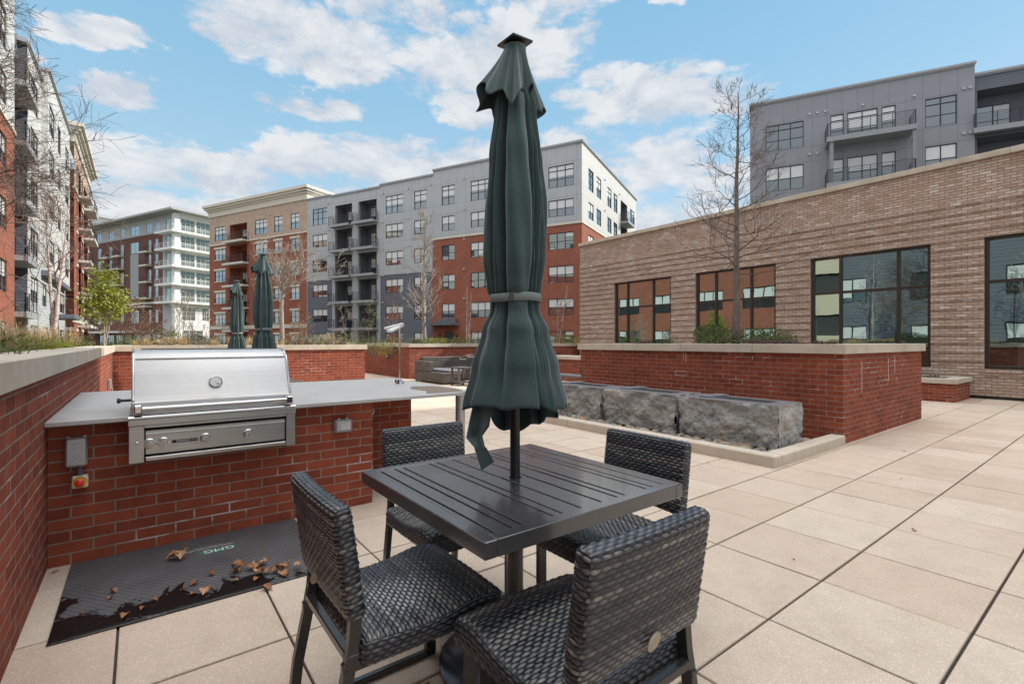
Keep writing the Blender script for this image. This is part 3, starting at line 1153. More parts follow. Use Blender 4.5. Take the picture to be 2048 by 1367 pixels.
# ---- sunlit building along the left side of the court
def left_building():
    root = E('apartment_building', (0, -7.75, 0), 0, 'sunlit white and red apartment block with black balconies at the left edge', 'building')
    f = Face(root)
    re, wh, wg, rc, ori, re2, sg = MB(), MB(), MB(), MB(), MB(), MB(), MB()
    # near red and white part and its continuation past the frame edge
    H = []
    for a, b, n in ((-34.15, -31.6, 3), (-29.8, -27.4, 3), (-25.8, -23.4, 3), (-21.8, -19.4, 3), (-17.8, -15.4, 3)):
        for k in range(6):
            z0, z1 = wz(k)
            H.append((a, b, z0, z1)); f.window(a, b, z0, z1, n, .42 if k == 5 else 0)
    f.wall(re, -36.0, -14, -.2, 12.5, [h for h in H if h[3] < 12.5])
    f.wall(wh, -36.0, -14, 12.5, 21.2, [h for h in H if h[3] > 12.5])
    H2 = []
    for a, b, n in ((-12.2, -9.8, 3), (-7.6, -5.6, 2), (-3.6, -1.2, 3), (1, 3, 2), (6, 8, 2)):
        for k in range(6):
            z0, z1 = wz(k)
            H2.append((a, b, z0, z1)); f.window(a, b, z0, z1, n, .42 if k == 5 else 0)
    f.wall(sg, -14, 16, -.2, 9.0, [h for h in H2 if h[3] < 9.0])
    f.wall(wg, -14, 16, 9.0, 19.4, [h for h in H2 if h[3] > 9.0])
    trim(f, -36, -14, 21.3); trim(f, -13.9, 16, 19.5)
    m_ = MB(); m_.box(-36.04, -14, -.1, .07, 12.42, 12.6)
    f.put(m_, 'band_course', M_trimw)
    # return of the near part and recessed balcony bay
    s = Face(root, math.pi / 2, -36.0, 0)
    BZ = [2.95, 6.0, 9.1, 12.25, 15.5]
    rc.poly([(-36.0, 0, -.2), (-36.0, -2.4, -.2), (-36.0, -2.4, 19.2), (-36.0, 0, 19.2)])
    rc.poly([(-39.8, -2.4, -.2), (-39.8, 0, -.2), (-39.8, 0, 19.2), (-39.8, -2.4, 19.2)])
    rc.poly([(-36.0, -2.4, -.2), (-39.8, -2.4, -.2), (-39.8, -2.4, 19.2), (-36.0, -2.4, 19.2)])
    f.put(rc, 'recess', M_sgrey)
    for z in BZ + [-.1]:
        f.window(-38.9, -37.0, z, z + 2.3, 2, 0, y=-2.38)
    for z in BZ:
        f.balcony(-39.8, -36.0, z, .45, inn=2.35, th=.28)
    # fascia over the bay
    m_ = MB(); m_.box(-39.8, -36.0, -2.4, -.4, 17.9, 19.2)
    f.put(m_, 'fascia', M_sgrey)
    # pale middle part
    H3 = []
    for k in range(6):
        z0, z1 = wz(k)
        for a, b, n in ((-43.75, -40.85, 3),):
            H3.append((a, b, z0, z1)); f.window(a, b, z0, z1, n, .42 if k == 5 else 0)
        if k < 2:
            for a, b, n in ((-47.36, -45.4, 2), (-52.2, -50.0, 2), (-57.9, -54.6, 3)):
                H3.append((a, b, z0, z1)); f.window(a, b, z0, z1, n, 0)
    wl, wu = MB(), MB()
    f.wall(wl, -58.5, -39.8, -.2, 9.0, [h for h in H3 if h[3] < 9])
    f.wall(wu, -44.8, -39.8, 9.0, 19.2, [h for h in H3 if h[3] > 9])
    f.put(wl, 'wall', M_wgrey, label='pale lapped siding wall')
    f.put(wu, 'wall', M_white, label='white panelled wall')
    trim(f, -44.8, -39.8, 19.3)
    trim(Face(root, math.pi / 2, -39.8, 0), -2.4, 0, 19.3)
    # projecting oriel
    o = Face(root, 0, 0, .36)
    H4 = []
    for k in range(2, 6):
        z0, z1 = wz(k)
        for a, b, n in ((-48.0, -45.3, 3), (-51.6, -49.7, 2), (-57.0, -54.4, 3)):
            H4.append((a, b, z0, z1)); o.window(a, b, z0, z1, n, .42 if k == 5 else 0)
    o.wall(ori, -57.6, -44.8, 6.2, 19.9, H4)
    ori.poly([(-44.8, 0, 6.2), (-44.8, -.4, 6.2), (-44.8, -.4, 19.9), (-44.8, 0, 19.9)])
    ori.poly([(-57.6, 0, 6.2), (-57.6, -.4, 6.2), (-44.8, -.4, 6.2), (-44.8, 0, 6.2)])
    o.put(ori, 'oriel', M_white)
    trim(o, -57.6, -44.8, 20.0)
    m_ = MB(); m_.box(-57.6, -44.76, -.4, .05, 5.85, 6.2)
    o.put(m_, 'oriel_base', M_sgrey)
    m_ = MB(); m_.box(-53.5, -48.6, 0, 1.4, 3.1, 3.4)
    f.put(m_, 'entrance_canopy', M_sgrey)
    f.put(re, 'wall', M_redfar, label='red brick wall')
    f.put(wh, 'wall', M_white, label='white panelled wall')
    f.put(wg, 'wall', M_lgrey); f.put(sg, 'wall', M_sgrey)
    o.vents([(x, HEADS[k] + .5) for k in (3, 4, 5) for x in (-48.8, -52.7, -53.2)])
    m_ = MB(); m_.box(-57.6, 16, -14, -2.42, 18.6, 18.9)
    f.put(m_, 'roof', M_cap)
    # tan and red end part with cornice
    t = Face(root, 0, 0, .62)
    tan_bays(t, -74.5, -58.0, [(-61.2, -60.2, 1), (-66.6, -65.0, 2), (-73.6, -72.0, 2)], [(-64.2, -61.8), (-71.4, -67.4)])
    return root


# ---- tall grey building behind the clubhouse
def grey_building():
    ang = math.atan2(-.449, -.893)
    root = E('apartment_building', (-19.894, 39.393, 0), ang, 'tall grey panelled apartment block rising above the pale brick clubhouse at upper right', 'building')
    f = Face(root)
    gl, rc, sl = MB(), MB(), MB()
    # storeys here are about 3.55 m
    H = []
    tops = [(17.42, 19.57), (14.0, 16.0), (10.5, 12.5), (7, 9), (3.4, 5.4)]
    for k, (z0, z1) in enumerate(tops):
        for a, b, n in ((-3.98, -1.2, 3), (-6.74, -5.84, 1), (-10.09, -9.2, 1), (-13.72, -11.87, 2)):
            H.append((a, b, z0, z1)); f.window(a, b, z0, z1, n, .42 if k == 0 else 0)
        zb = z0 if k else 17.3
        H.append((-8.96, -6.97, zb - .25, z1)); f.window(-8.96, -6.97, zb - .25, z1, 2, .42 if k == 0 else 0)
    f.wall(gl, -14.72, 0, -.2, 21.6, H)
    f.put(gl, 'wall', M_dgrey)
    trim(f, -14.72, 0, 21.72)
    s = Face(root, -math.pi / 2, 0, 0)
    m_ = MB(); s.wall(m_, 0, 18, -.2, 21.6)
    s.put(m_, 'wall', M_dgrey)
    for z in (17.3, 13.7):
        o = f.balcony(-11.0, -5.45, z, 1.5, th=.3, bars=9, h=1.1)
    m_ = MB()
    for x in (-10.9, -5.75):
        m_.box(x - .12, x + .12, 1.2, 1.44, 0, 17.0)
    f.put(m_, 'column', M_dgrey)
    # slate sided part with recessed balconies
    BZ = [(16.74, 19.68), (13.2, 16.2), (9.7, 12.7)]
    BH = [(-19.4, -14.95, a, b) for a, b in BZ]
    f.wall(sl, -32, -14.72, -.2, 20.75, BH, y=-.3)
    f.put(sl, 'wall', M_sgrey)
    trim(Face(root, 0, 0, -.3), -32, -14.75, 20.95)
    q = Face(root, 0, 0, -.3)
    for a, b, z0, z1 in BH:
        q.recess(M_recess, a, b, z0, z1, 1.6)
        q.window(-17.3, -15.35, z0, z0 + 2.25, 2, 0, y=-1.58)
        q.balcony(a - .2, b + .35, z0, .6, th=.3, bars=9)
    f.vents([(-4.4, 20.0), (-4.95, 20.0), (-5.5, 20.0), (-4.4, 16.7), (-4.9, 16.7), (-11.2, 20.0), (-11.2, 16.7), (-14.1, 19.9), (-14.45, 19.9), (-14.1, 16.6), (-14.45, 16.6), (-8.0, 20.0)])
    m_ = MB(); m_.box(-32, -.1, -18, -.5, 20.4, 20.6)
    f.put(m_, 'roof', M_cap)
    return root


# ---- unseen block added off to the right to shade the near patio
def shade_building():
    root = E('apartment_building', (0, 20.5, 0), math.pi, 'plain grey block added unseen past the right edge to shade the near patio', 'building')
    f = Face(root)
    m_ = MB()
    m_.box(-30, -2.6, -14, 0, -.2, 18.9)
    f.put(m_, 'wall', M_dgrey)
    for k in range(5):
        for x in range(-28, -4, 4):
            f.window(x, x + 2.4, 1.2 + 3.5 * k, 3.2 + 3.5 * k, 3, 0, y=.0)
    return root


# ---- pale brick clubhouse
def clubhouse():
    root = E('clubhouse', (0, 13.05, 0), math.pi, 'long low pale brown brick clubhouse with large dark framed windows on the right', 'building')
    f = Face(root)
    WX = [(9.53, 12.22, (.63, 1.85)), (5.85, 8.56, (.72, 1.92)), (2.19, 4.89, (.74, 2.04)), (-1.46, 1.24, (.74, 2.04)), (-5.1, -2.4, (.74, 2.04)), (-8.8, -6.1, (.74, 2.04))]
    zs, zh = .69, 3.71
    H = [(a, b, zs, zh) for a, b, _ in WX]
    w_ = MB()
    f.wall(w_, -12, 14.18, .07, 5.5, H, dep=.16)
    w_.poly([(14.18, 0, .07), (14.18, 0, 5.5), (14.18, -14, 5.5), (14.18, -14, .07)])
    # lapped courses: every third course steps out
    z = .86
    while z < 4.65:
        xs = sorted([-12, 14.18] + ([q for a, b, _ in WX for q in (a, b)] if z < zh - .05 else []))
        for a, b in zip(xs[:-1], xs[1:]):
            if z < zh - .05 and any(abs(a - c) < 1e-6 and abs(b - d) < 1e-6 for c, d, _ in WX):
                continue
            o_ = .032
            w_.poly([(b, o_, z), (a, o_, z), (a, .004, z + .195), (b, .004, z + .195)])
            w_.poly([(b, 0, z), (a, 0, z), (a, o_, z), (b, o_, z)])
            w_.poly([(a, 0, z), (a, 0, z + .195), (a, .004, z + .195), (a, o_, z)])
            w_.poly([(b, 0, z), (b, o_, z), (b, .004, z + .195), (b, 0, z + .195)])
        z += .2031
    f.put(w_, 'brick_wall', M_tan)
    m_ = MB()
    for a, b, _ in WX:
        m_.bbox(a - .02, b + .02, -.15, .035, .60, .69)
    m_.box(-12, 14.18, 0, .018, .52, .60)
    f.put(m_, 'sill', M_tan)
    m_ = MB()
    k = -12
    while k < 14.1:
        m_.bbox(k + .002, min(14.22, k + 1.83) - .002, -.4, .07, 5.5, 5.63)
        k += 1.83
    f.put(m_, 'coping', M_lime)
    m_ = MB(); m_.box(-12, 14.1, -.3, -.05, -.1, .07)  # dark strip stands in for the shaded gap under the wall
    f.put(m_, 'dark_base_gap', M_frame)
    m_ = MB(); m_.box(-12, 14.1, -14, -.41, 5.0, 5.2)
    f.put(m_, 'roof', M_cap)
    for a, b, (c, d) in WX:
        W_, Hh = b - a, zh - zs
        fr = MB()
        t = .075
        fr.bbox(0, W_, 0, .10, 0, t); fr.bbox(0, W_, 0, .10, Hh - t, Hh)
        fr.bbox(0, t, .001, .099, t, Hh - t); fr.bbox(W_ - t, W_, .001, .099, t, Hh - t)
        # mullions measured from the photo (left edge of the opening is +x)
        for q in (W_ - c, W_ - d):
            fr.bbox(q - .035, q + .035, .002, .095, t, Hh - t)
        fr.bbox(t, W_ - t, .003, .090, 1.96, 2.03)
        o = fr.build('window', M_bronze, root, loc=f.P(a, -.15, zs))
        p_ = MB(); p_.box(t, W_ - t, .03, .045, t, Hh - t)
        p_.build('pane', M_club, o)
    return root


center_building()
tan_building()
far_building()
left_building()
grey_building()
shade_building()
r_ = E('parking_garage', (-14.2, -7.4, 0), 0, 'pale yellow parking deck seen only mirrored in the third clubhouse window', 'building')
for k in range(7):
    m_ = MB(); m_.box(0, 3.0, -.3, 0, .4 + 2.7 * k, 1.75 + 2.7 * k)
    m_.build('deck_band', plain_yel, r_)
m_ = MB(); m_.box(.01, 2.99, -.32, -.2, 0, 19)
m_.build('wall', M_dark0, r_)
clubhouse()
r_ = E('apartment_building', (-150, -22, 0), math.atan2(-.4250, -.9052), 'far white walled building just visible behind the brown brick corner block', 'building')
m_ = MB(); m_.box(-14, 30, -20, 0, 0, 28.6)
m_.build('wall', M_wht2, r_)
m_ = MB(); m_.box(-16, 32, -22, 2, 28.6, 29.2)
m_.build('roof', M_cap, r_)


# ------------------------------------------------------------------ outdoor kitchen
def steel(name, col=(0.52, 0.52, 0.51), rough=0.32, axis=1):
    m, w, b = newmat(name)
    tc = w.n('ShaderNodeTexCoord').outputs['Object']
    sc = [260.0, 260.0, 260.0]
    sc[axis] = 1.5
    n = w.noise(w.vmath('MULTIPLY', tc, tuple(sc)), 1.0, 3, 0.6)
    n2 = w.noise(tc, 3.5, 5, 0.65)
    c = w.mix(1.0, w.ramp(n, [(0.3, tuple(q * .88 for q in col)), (0.7, tuple(q * 1.1 for q in col))]), w.ramp(n2, [(0.3, (0.86, 0.84, 0.81)), (0.7, (1.03,) * 3)]), 'MULTIPLY')
    w.link(c, b.inputs['Base Color'])
    b.inputs['Metallic'].default_value = 1.0
    w.link(w.mr(w.math('ADD', w.math('MULTIPLY', n, .5), w.math('MULTIPLY', n2, .5)), .3, .7, rough - .07, rough + .10), b.inputs['Roughness'])
    bn = w.n('ShaderNodeBump')
    bn.inputs['Distance'].default_value = 0.0002
    w.link(n, bn.inputs['Height'])
    w.link(bn.outputs[0], b.inputs['Normal'])
    return m


M_steel = steel('brushed_steel')
M_hood = steel('hood_steel', (0.56, 0.56, 0.565), 0.50)
M_chrome = plain('polished_steel', (0.62, 0.62, 0.62), 0.12, 1.0)
M_black = plain('black_plastic', (0.012, 0.012, 0.013), 0.4)
M_dark = plain('soot', (0.015, 0.015, 0.015), 0.9)
M_alum = plain('cast_aluminium', (0.42, 0.43, 0.44), 0.45, 0.8, var=0.08, vscale=30)
M_ctop = plain('grey_stone_top', (0.42, 0.41, 0.40), 0.55, var=0.10, vscale=5, bump=0.0006, bscale=90)
M_chip = plain('bare_cement_board', (0.20, 0.155, 0.125), 0.9, var=0.15, vscale=20)
M_yellow = plain('yellow_plate', (0.75, 0.42, 0.03), 0.4)
M_redb = plain('red_button', (0.65, 0.03, 0.02), 0.3, coat=0.5)
M_label = plain('pale_label', (0.55, 0.56, 0.56), 0.5)
M_ink = plain('engraved_ink', (0.12, 0.12, 0.13), 0.6)
M_whitep = plain('white_print', (0.72, 0.74, 0.72), 0.6)
M_greenp = plain('green_print', (0.03, 0.22, 0.12), 0.6)

_dg = None


def textmesh(txt, size, mat, ext=0.0006, font_space=1.0, bold=0.0):
    cu = bpy.data.curves.new('lettering', 'FONT')
    cu.body = txt
    cu.size = size
    cu.extrude = ext
    cu.offset = bold
    cu.align_x = 'CENTER'
    cu.align_y = 'CENTER'
    cu.space_character = font_space
    cu.resolution_u = 3
    o = bpy.data.objects.new('tmp_lettering', cu)
    SC.collection.objects.link(o)
    dg = bpy.context.evaluated_depsgraph_get()
    me = bpy.data.meshes.new_from_object(o.evaluated_get(dg))
    bpy.data.objects.remove(o)
    bpy.data.curves.remove(cu)
    me.materials.clear()
    me.materials.append(mat)
    me.name = 'lettering'
    return me


def lettering(txt, size, mat, parent, M, **k):
    me = textmesh(txt, size, mat, **k)
    me.transform(M)
    o = bpy.data.objects.new('lettering', me)
    return link(o, parent)


# frame for things on a face looking along +X: local x -> +Y, local y -> +Z, local z -> +X
FX = Matrix(((0, 0, 1, 0), (1, 0, 0, 0), (0, 1, 0, 0), (0, 0, 0, 1)))


def counter():
    r = E('grill_counter', (-2.75, -2.785, 0), 0, 'red brick outdoor kitchen counter with a thin grey stone top', 'counter')
    m_ = MB()
    m_.box(-.75, 0, 0.002, 1.93, -.03, .83)
    m_.box(-1.85, -.6, 0.004, 2.56, -.03, .829)
    m_.build('brick_base', M_red, r)
    m_ = MB()
    out = [(.12, .002), (.12, 2.62), (.005, 2.89), (-1.97, 2.92), (-1.97, .002)]
    z0, z1 = .831, .853
    n = len(out)
    b_ = .003
    m_.poly([(x, y, z1) for x, y in out][::1])
    m_.poly([(x, y, z0) for x, y in out][::-1])
    for i in range(n):
        a, c = out[i], out[(i + 1) % n]
        m_.poly([(a[0], a[1], z0), (c[0], c[1], z0), (c[0], c[1], z1), (a[0], a[1], z1)])
    m_.build('countertop', M_ctop, r)
    m_ = MB()
    pts = [(-.005, 2.42), (.02, 2.79), (-.25, 2.86), (-.62, 2.82), (-.72, 2.62), (-.5, 2.50), (-.2, 2.52)]
    m_.poly([(x, y, z1 + .0015) for x, y in pts])
    m_.build('chipped_corner', M_chip, r, label='bare brown patch where the stone facing has broken off the corner')
    m_ = MB()
    m_.tube([(0.01, 2.755, 0), (0.01, 2.755, .831)], .043, 24)
    m_.box(-.07, .09, 2.68, 2.83, .822, .8305)
    m_.lathe([(.07, 0), (.07, .008), (.045, .010)], 24, c=(0.01, 2.755, 0))
    autosmooth(m_.build('support_post', M_alum, r))


counter()


def grill():
    r = E('gas_grill', (-2.66, -1.95, .55), 0, 'built-in stainless steel gas grill with closed hood set into the brick counter', 'grill')
    h = .465
    z = lambda v: v - .55
    # firebox and front panel
    m_ = MB()
    m_.bbox(-.6, .03, -h + .02, h - .02, z(.60), z(.87), .004)
    m_.build('firebox', M_dark, r)
    m_ = MB()
    m_.bbox(.0, .075, -h, -h + .075, z(.578), z(.80), .003)
    m_.bbox(.0, .075, h - .06, h, z(.578), z(.80), .003)
    m_.bbox(.0, .075, -h + .075, h - .06, z(.785), z(.80), .002)
    m_.bbox(-.55, .08, -h - .004, h + .004, z(.80), z(.842), .004)
    m_.build('surround', M_steel, r)
    m_ = MB()
    m_.bbox(.01, .062, -h + .08, h - .065, z(.622), z(.768), .003)
    m_.bbox(.045, .074, -h + .08, h - .065, z(.738), z(.752), .003)
    o = m_.build('control_panel', M_steel, r)
    m_ = MB()
    m_.bbox(.01, .085, -h + .08, h - .065, z(.585), z(.612), .004)
    m_.build('drip_tray', M_steel, r)
    m_ = MB()
    m_.tube([(.082, -h - .002, z(.850)), (.082, h + .002, z(.850))], .0115, 12)
    m_.bbox(-.55, .085, -h - .002, h + .002, z(.842), z(.853), .003)
    autosmooth(m_.build('front_rail', M_chrome, r))
    # knobs
    def FM(x, y, zz):
        return Matrix.Translation((x, y, zz)) @ FX
    ys = [-.365, -.295, -.075, .170]
    for q in ys:
        kb = MB()
        kb.lathe([(.030, 0), (.031, .004), (.027, .007), (.024, .007)], 32, M=FM(.062, q, z(.688)))
        ko = autosmooth(kb.build('knob', M_chrome, r))
        kb = MB()
        kb.lathe([(.0235, .004), (.0235, .028), (.021, .033), (.006, .0345)], 32, M=FM(.062, q, z(.688)))
        kb.bbox(.066, .098, q - .004, q + .004, z(.688) - .022, z(.688) + .022, .002)
        autosmooth(kb.build('grip', M_steel, ko))
    m_ = MB()
    m_.lathe([(.008, 0), (.008, .004), (.004, .007)], 16, M=FM(.075, -.425, z(.70)))
    autosmooth(m_.build('igniter_button', M_chrome, r))
    m_ = MB()
    m_.bbox(.062, .0645, -.252, -.118, z(.676), z(.696), .0008)
    bd = m_.build('badge', M_black, r)
    lettering('SEDONA', .0165, M_label, bd, Matrix.Translation((.0648, -.195, z(.686))) @ FX, font_space=1.15, bold=.0003)
    lettering('BY LYNX', .0075, M_label, bd, Matrix.Translation((.0648, -.137, z(.6865))) @ FX)
    # hood
    prof = [(.045, .862), (.047, .90), (.040, .935), (.018, .945), (-.005, .985), (-.055, 1.09), (-.100, 1.172), (-.118, 1.196), (-.150, 1.222), (-.20, 1.243), (-.27, 1.252), (-.40, 1.252), (-.50, 1.235), (-.55, 1.19), (-.56, 1.10), (-.56, .862)]
    def hood(lo, hi, w0, w1, nm, mat):
        m_ = MB()
        pp = prof[lo:hi]
        for (a, c) in zip(pp[:-1], pp[1:]):
            m_.poly([(a[0], w0, z(a[1])), (a[0], w1, z(a[1])), (c[0], w1, z(c[1])), (c[0], w0, z(c[1]))])
        return m_
    m_ = MB()
    NP = len(prof)
    ysec = [-h + .012, -h + .016, -h + .026, h - .026, h - .016, h - .012]
    inset = [.012, .004, 0, 0, .004, .012]
    cx, cz = -.26, 1.0
    for yy, ins in zip(ysec, inset):
        for (x, zz) in prof:
            d = math.hypot(x - cx, zz - cz)
            m_.v.append((x - (x - cx) / d * ins, yy, z(zz - (zz - cz) / d * ins)))
    for k in range(len(ysec) - 1):
        for i in range(NP - 1):
            a = k * NP + i
            m_.f.append((a, a + NP, a + NP + 1, a + 1)); m_.m.append(0)
    m_.f.append(tuple(range(NP))); m_.m.append(0)
    m_.f.append(tuple(reversed(range((len(ysec) - 1) * NP, len(ysec) * NP)))); m_.m.append(0)
    ho = autosmooth(m_.build('hood', M_hood, r), 28)
    m_ = MB()
    m_.tube([(-.116, -h + .03, z(1.2005)), (-.116, h - .03, z(1.2005))], .0045, 8)
    for s_ in (-1, 1):
        pts = [(x + .002, s_ * (h - .02), z(zz + .0015)) for x, zz in prof[3:12]]
        m_.tube(pts, .0075, 8)
    autosmooth(m_.build('hood_trim', M_chrome, ho))
    m_ = MB()
    m_.tube([(.105, -h + .03, z(.905)), (.105, h - .03, z(.905))], .0125, 16)
    for s_ in (-1, 1):
        m_.bbox(.04, .128, s_ * (h - .045) - .019, s_ * (h - .045) + .019, z(.880), z(.930), .006)
    autosmooth(m_.build('handle', M_chrome, ho))
    # thermometer on the sloping face
    p = Vector((-.030, -.010, z(1.038)))
    nrm = Vector((.105, 0, .05)).normalized()
    upv = Vector((-.05, 0, .105)).normalized()
    M4 = Matrix.Translation(p + nrm * .001) @ Matrix(((0, upv.x, nrm.x, 0), (1, 0, 0, 0), (0, upv.z, nrm.z, 0), (0, 0, 0, 1)))
    m_ = MB()
    m_.lathe([(.040, 0), (.040, .009), (.036, .012), (.033, .009)], 40, M=M4)
    th = autosmooth(m_.build('thermometer', M_chrome, ho))
    m_ = MB()
    m_.lathe([(.033, .0092), (.0329, .0096)], 40, M=M4)
    m_.build('dial', plain('dial_face', (0.50, 0.51, 0.51), 0.4, 0.2), th)
    m_ = MB()
    for a in range(0, 12):
        an = R(-60 + a * 27)
        m_.box(-.0006, .0006, .026, .0305, .0098, .0102, M4 @ Matrix.Rotation(an, 4, 'Z'))
    m_.box(-.001, .001, -.004, .022, .0100, .0108, M4 @ Matrix.Rotation(R(200), 4, 'Z'))
    m_.build('needle', M_ink, th)
    m_ = MB()
    m_.box(.008, .021, -.021, -.011, .0098, .0102, M4)
    m_.build('red_zone', M_redb, th)
    m_ = MB()
    m_.tube([(-.13, -h - .055, z(.94)), (-.13, -h + .01, z(.94))], .009, 10)
    m_.lathe([(.016, 0), (.016, .018)], 12, M=Matrix.Translation((-.13, -h - .06, z(.94))) @ Matrix.Rotation(R(-90), 4, 'X'))
    m_.build('spit_bracket', M_black, r)
    # smoke stained heat shield behind the hood
    m_ = MB()
    m_.bbox(-.60, -.57, -h + .06, h - .02, z(.86), z(1.258), .003)
    m_.build('back_panel', M_black, r)


grill()


def wall_devices():
    r = E('gas_timer', (-2.75, -2.655, .66), 0, 'grey metal gas timer box on the brick counter, above the red button', 'timer')
    m_ = MB()
    m_.bbox(0.0, .045, -.046, .046, -.085, .085, .008)
    m_.build('housing', M_alum, r)
    m_ = MB()
    M4 = Matrix.Translation((.045, 0, .0)) @ Matrix.Rotation(R(-4), 4, 'Y')
    m_.bbox(0.002, .022, -.050, .050, -.080, .088, .010, M4)
    lid = autosmooth(m_.build('cover', M_alum, r), 20)
    for s_ in (-1, 1):
        hm = MB(); hm.tube([(.035, s_ * .036 - .008, .09), (.035, s_ * .036 + .008, .09)], .007, 8)
        hm.build('hinge', M_alum, r)
    for t_, zz, sz in (('HOUR TIMER', .055, .0085), ('GAS OFF', .030, .007), ('TURN TO SET', -.018, .007), ('60 MIN', -.032, .006)):
        lettering(t_, sz, M_ink, lid, Matrix.Translation((.0672 - zz * .07, 0, zz)) @ FX, ext=.0004)
    m_ = MB()
    m_.tube([(.03, .012, -.085), (.03, .014, -.15)], .014, 12)
    autosmooth(m_.build('conduit', plain('conduit', (0.10, 0.10, 0.11), 0.5), r))
    r = E('emergency_stop', (-2.75, -2.64, .487), 0, 'red emergency push button on a yellow and white plate below the timer box', 'push button')
    m_ = MB(); m_.bbox(0, .05, -.036, .036, -.036, .036, .006)
    m_.build('box', plain('white_plastic', (0.62, 0.62, 0.60), 0.4), r)
    m_ = MB(); m_.lathe([(.034, 0), (.034, .0015)], 40, M=Matrix.Translation((.0502, 0, 0)) @ FX)
    pl = m_.build('plate', M_yellow, r)
    for i, ch in enumerate('EMERGENCY'):
        an = R(80 - i * 20)
        M4 = Matrix.Translation((.0519, 0, 0)) @ FX @ Matrix.Rotation(an, 4, 'Z') @ Matrix.Translation((0, .0275, 0))
        lettering(ch, .0092, M_ink, pl, M4, ext=.0003, bold=.0002)
    for i, ch in enumerate('STOP'):
        an = R(150 + i * 20)
        M4 = Matrix.Translation((.0519, 0, 0)) @ FX @ Matrix.Rotation(an, 4, 'Z') @ Matrix.Translation((0, .0275, 0))
        lettering(ch, .008, M_ink, pl, M4, ext=.0003, bold=.0002)
    m_ = MB(); m_.lathe([(.010, .002), (.010, .018), (.022, .020), (.0225, .028), (.016, .034), (.004, .036)], 32, M=Matrix.Translation((.05, 0, 0)) @ FX)
    autosmooth(m_.build('button', M_redb, r))
    r = E('outlet_box', (-2.75, -1.105, .655), 0, 'grey weatherproof outlet box on the brick right of the grill', 'outlet box')
    m_ = MB(); m_.bbox(0, .05, -.070, .070, -.048, .048, .010)
    autosmooth(m_.build('housing', M_alum, r), 20)
    m_ = MB(); m_.bbox(.05, .062, -.062, .062, -.042, .042, .009)
    for s_ in (-1, 1):
        m_.tube([(.03, s_ * .03 - .01, .053), (.03, s_ * .03 + .01, .053)], .006, 8)
    lid = autosmooth(m_.build('cover', M_alum, r), 20)
    m_ = MB(); m_.bbox(.0622, .063, -.02, .045, -.024, .022, .0003)
    lb = m_.build('sticker', M_label, lid)
    for k in range(4):
        lettering(('WHILE IN USE', 'COVER CLOSED', 'WET LOCATION', 'OUTLET')[k], .0072, M_ink, lb, Matrix.Translation((.0633, .0125, .015 - k * .010)) @ FX, ext=.0002)


wall_devices()


def grill_lamp():
    r = E('grill_lamp', (-3.83, -.13, .853), 0, 'slim steel pole lamp with two white heads clamped on the stone countertop', 'lamp')
    m_ = MB()
    m_.lathe([(.046, 0), (.048, .012), (.044, .022), (.02, .028), (.018, .05), (.011, .055)], 32)
    autosmooth(m_.build('base', M_chrome, r))
    for s_ in (-1, 1):
        b_ = MB(); b_.tube([(s_ * .03, -.032, .01), (s_ * .03, -.032, .045)], .009, 8)
        b_.build('clamp_screw', M_black, r)
    m_ = MB(); m_.tube([(0, 0, .05), (0, 0, .60)], .0105, 16)
    autosmooth(m_.build('pole', M_chrome, r))
    M_lampw = plain('white_lamp_shell', (0.66, 0.67, 0.66), 0.35)
    for dirv_, off in (((-.52, -.86, -.26), .012), ((.30, -.93, -.40), .0)):
        d = Vector(dirv_).normalized()
        a = Vector((0, 0, .615 + off))
        side = d.cross(Vector((0, 0, 1))).normalized()
        up = side.cross(d)
        M4 = Matrix.Translation(a) @ Matrix(((side.x, d.x, up.x, 0), (side.y, d.y, up.y, 0), (side.z, d.z, up.z, 0), (0, 0, 0, 1)))
        q = MB()
        q.bbox(-.038, .038, -.045, .165, -.006, .024, .012, M4)
        hd = autosmooth(q.build('lamp_head', M_lampw, r), 25)
        q = MB(); q.bbox(-.024, .024, -.02, .14, -.010, -.0055, .002, M4)
        q.build('lens', plain('lamp_lens', (0.5, 0.46, 0.36), 0.3), hd)


grill_lamp()


def grill_tools():
    r = E('grill_brush', (-2.93, -.835, .30), 0, 'black handled grill brush with red collar hanging beside the brick counter end', 'grill brush')
    m_ = MB(); m_.tube([(0, .005, .50), (0, .006, .40), (0, .012, .25), (0, .02, .135)], [.008, .014, .018, .013], 10)
    autosmooth(m_.build('grip', M_black, r))
    m_ = MB(); m_.tube([(0, .02, .135), (0, .022, .112)], .016, 12)
    m_.build('collar', M_redb, r)
    m_ = MB(); m_.tube([(0, .022, .112), (0, .024, -.12)], .006, 8)
    m_.bbox(-.02, .02, .012, .034, -.20, -.115, .003)
    m_.build('shaft', M_chrome, r)
    r = E('wire_hook', (-2.86, -.84, .68), 0, 'small bent wire hook on the end of the brick counter', 'hook')
    m_ = MB(); m_.tube([(0, -.01, 0), (0, .02, .01), (0, .045, .045), (0, .035, .062), (0, .022, .05)], .003, 6)
    m_.build('wire', M_chrome, r)


grill_tools()


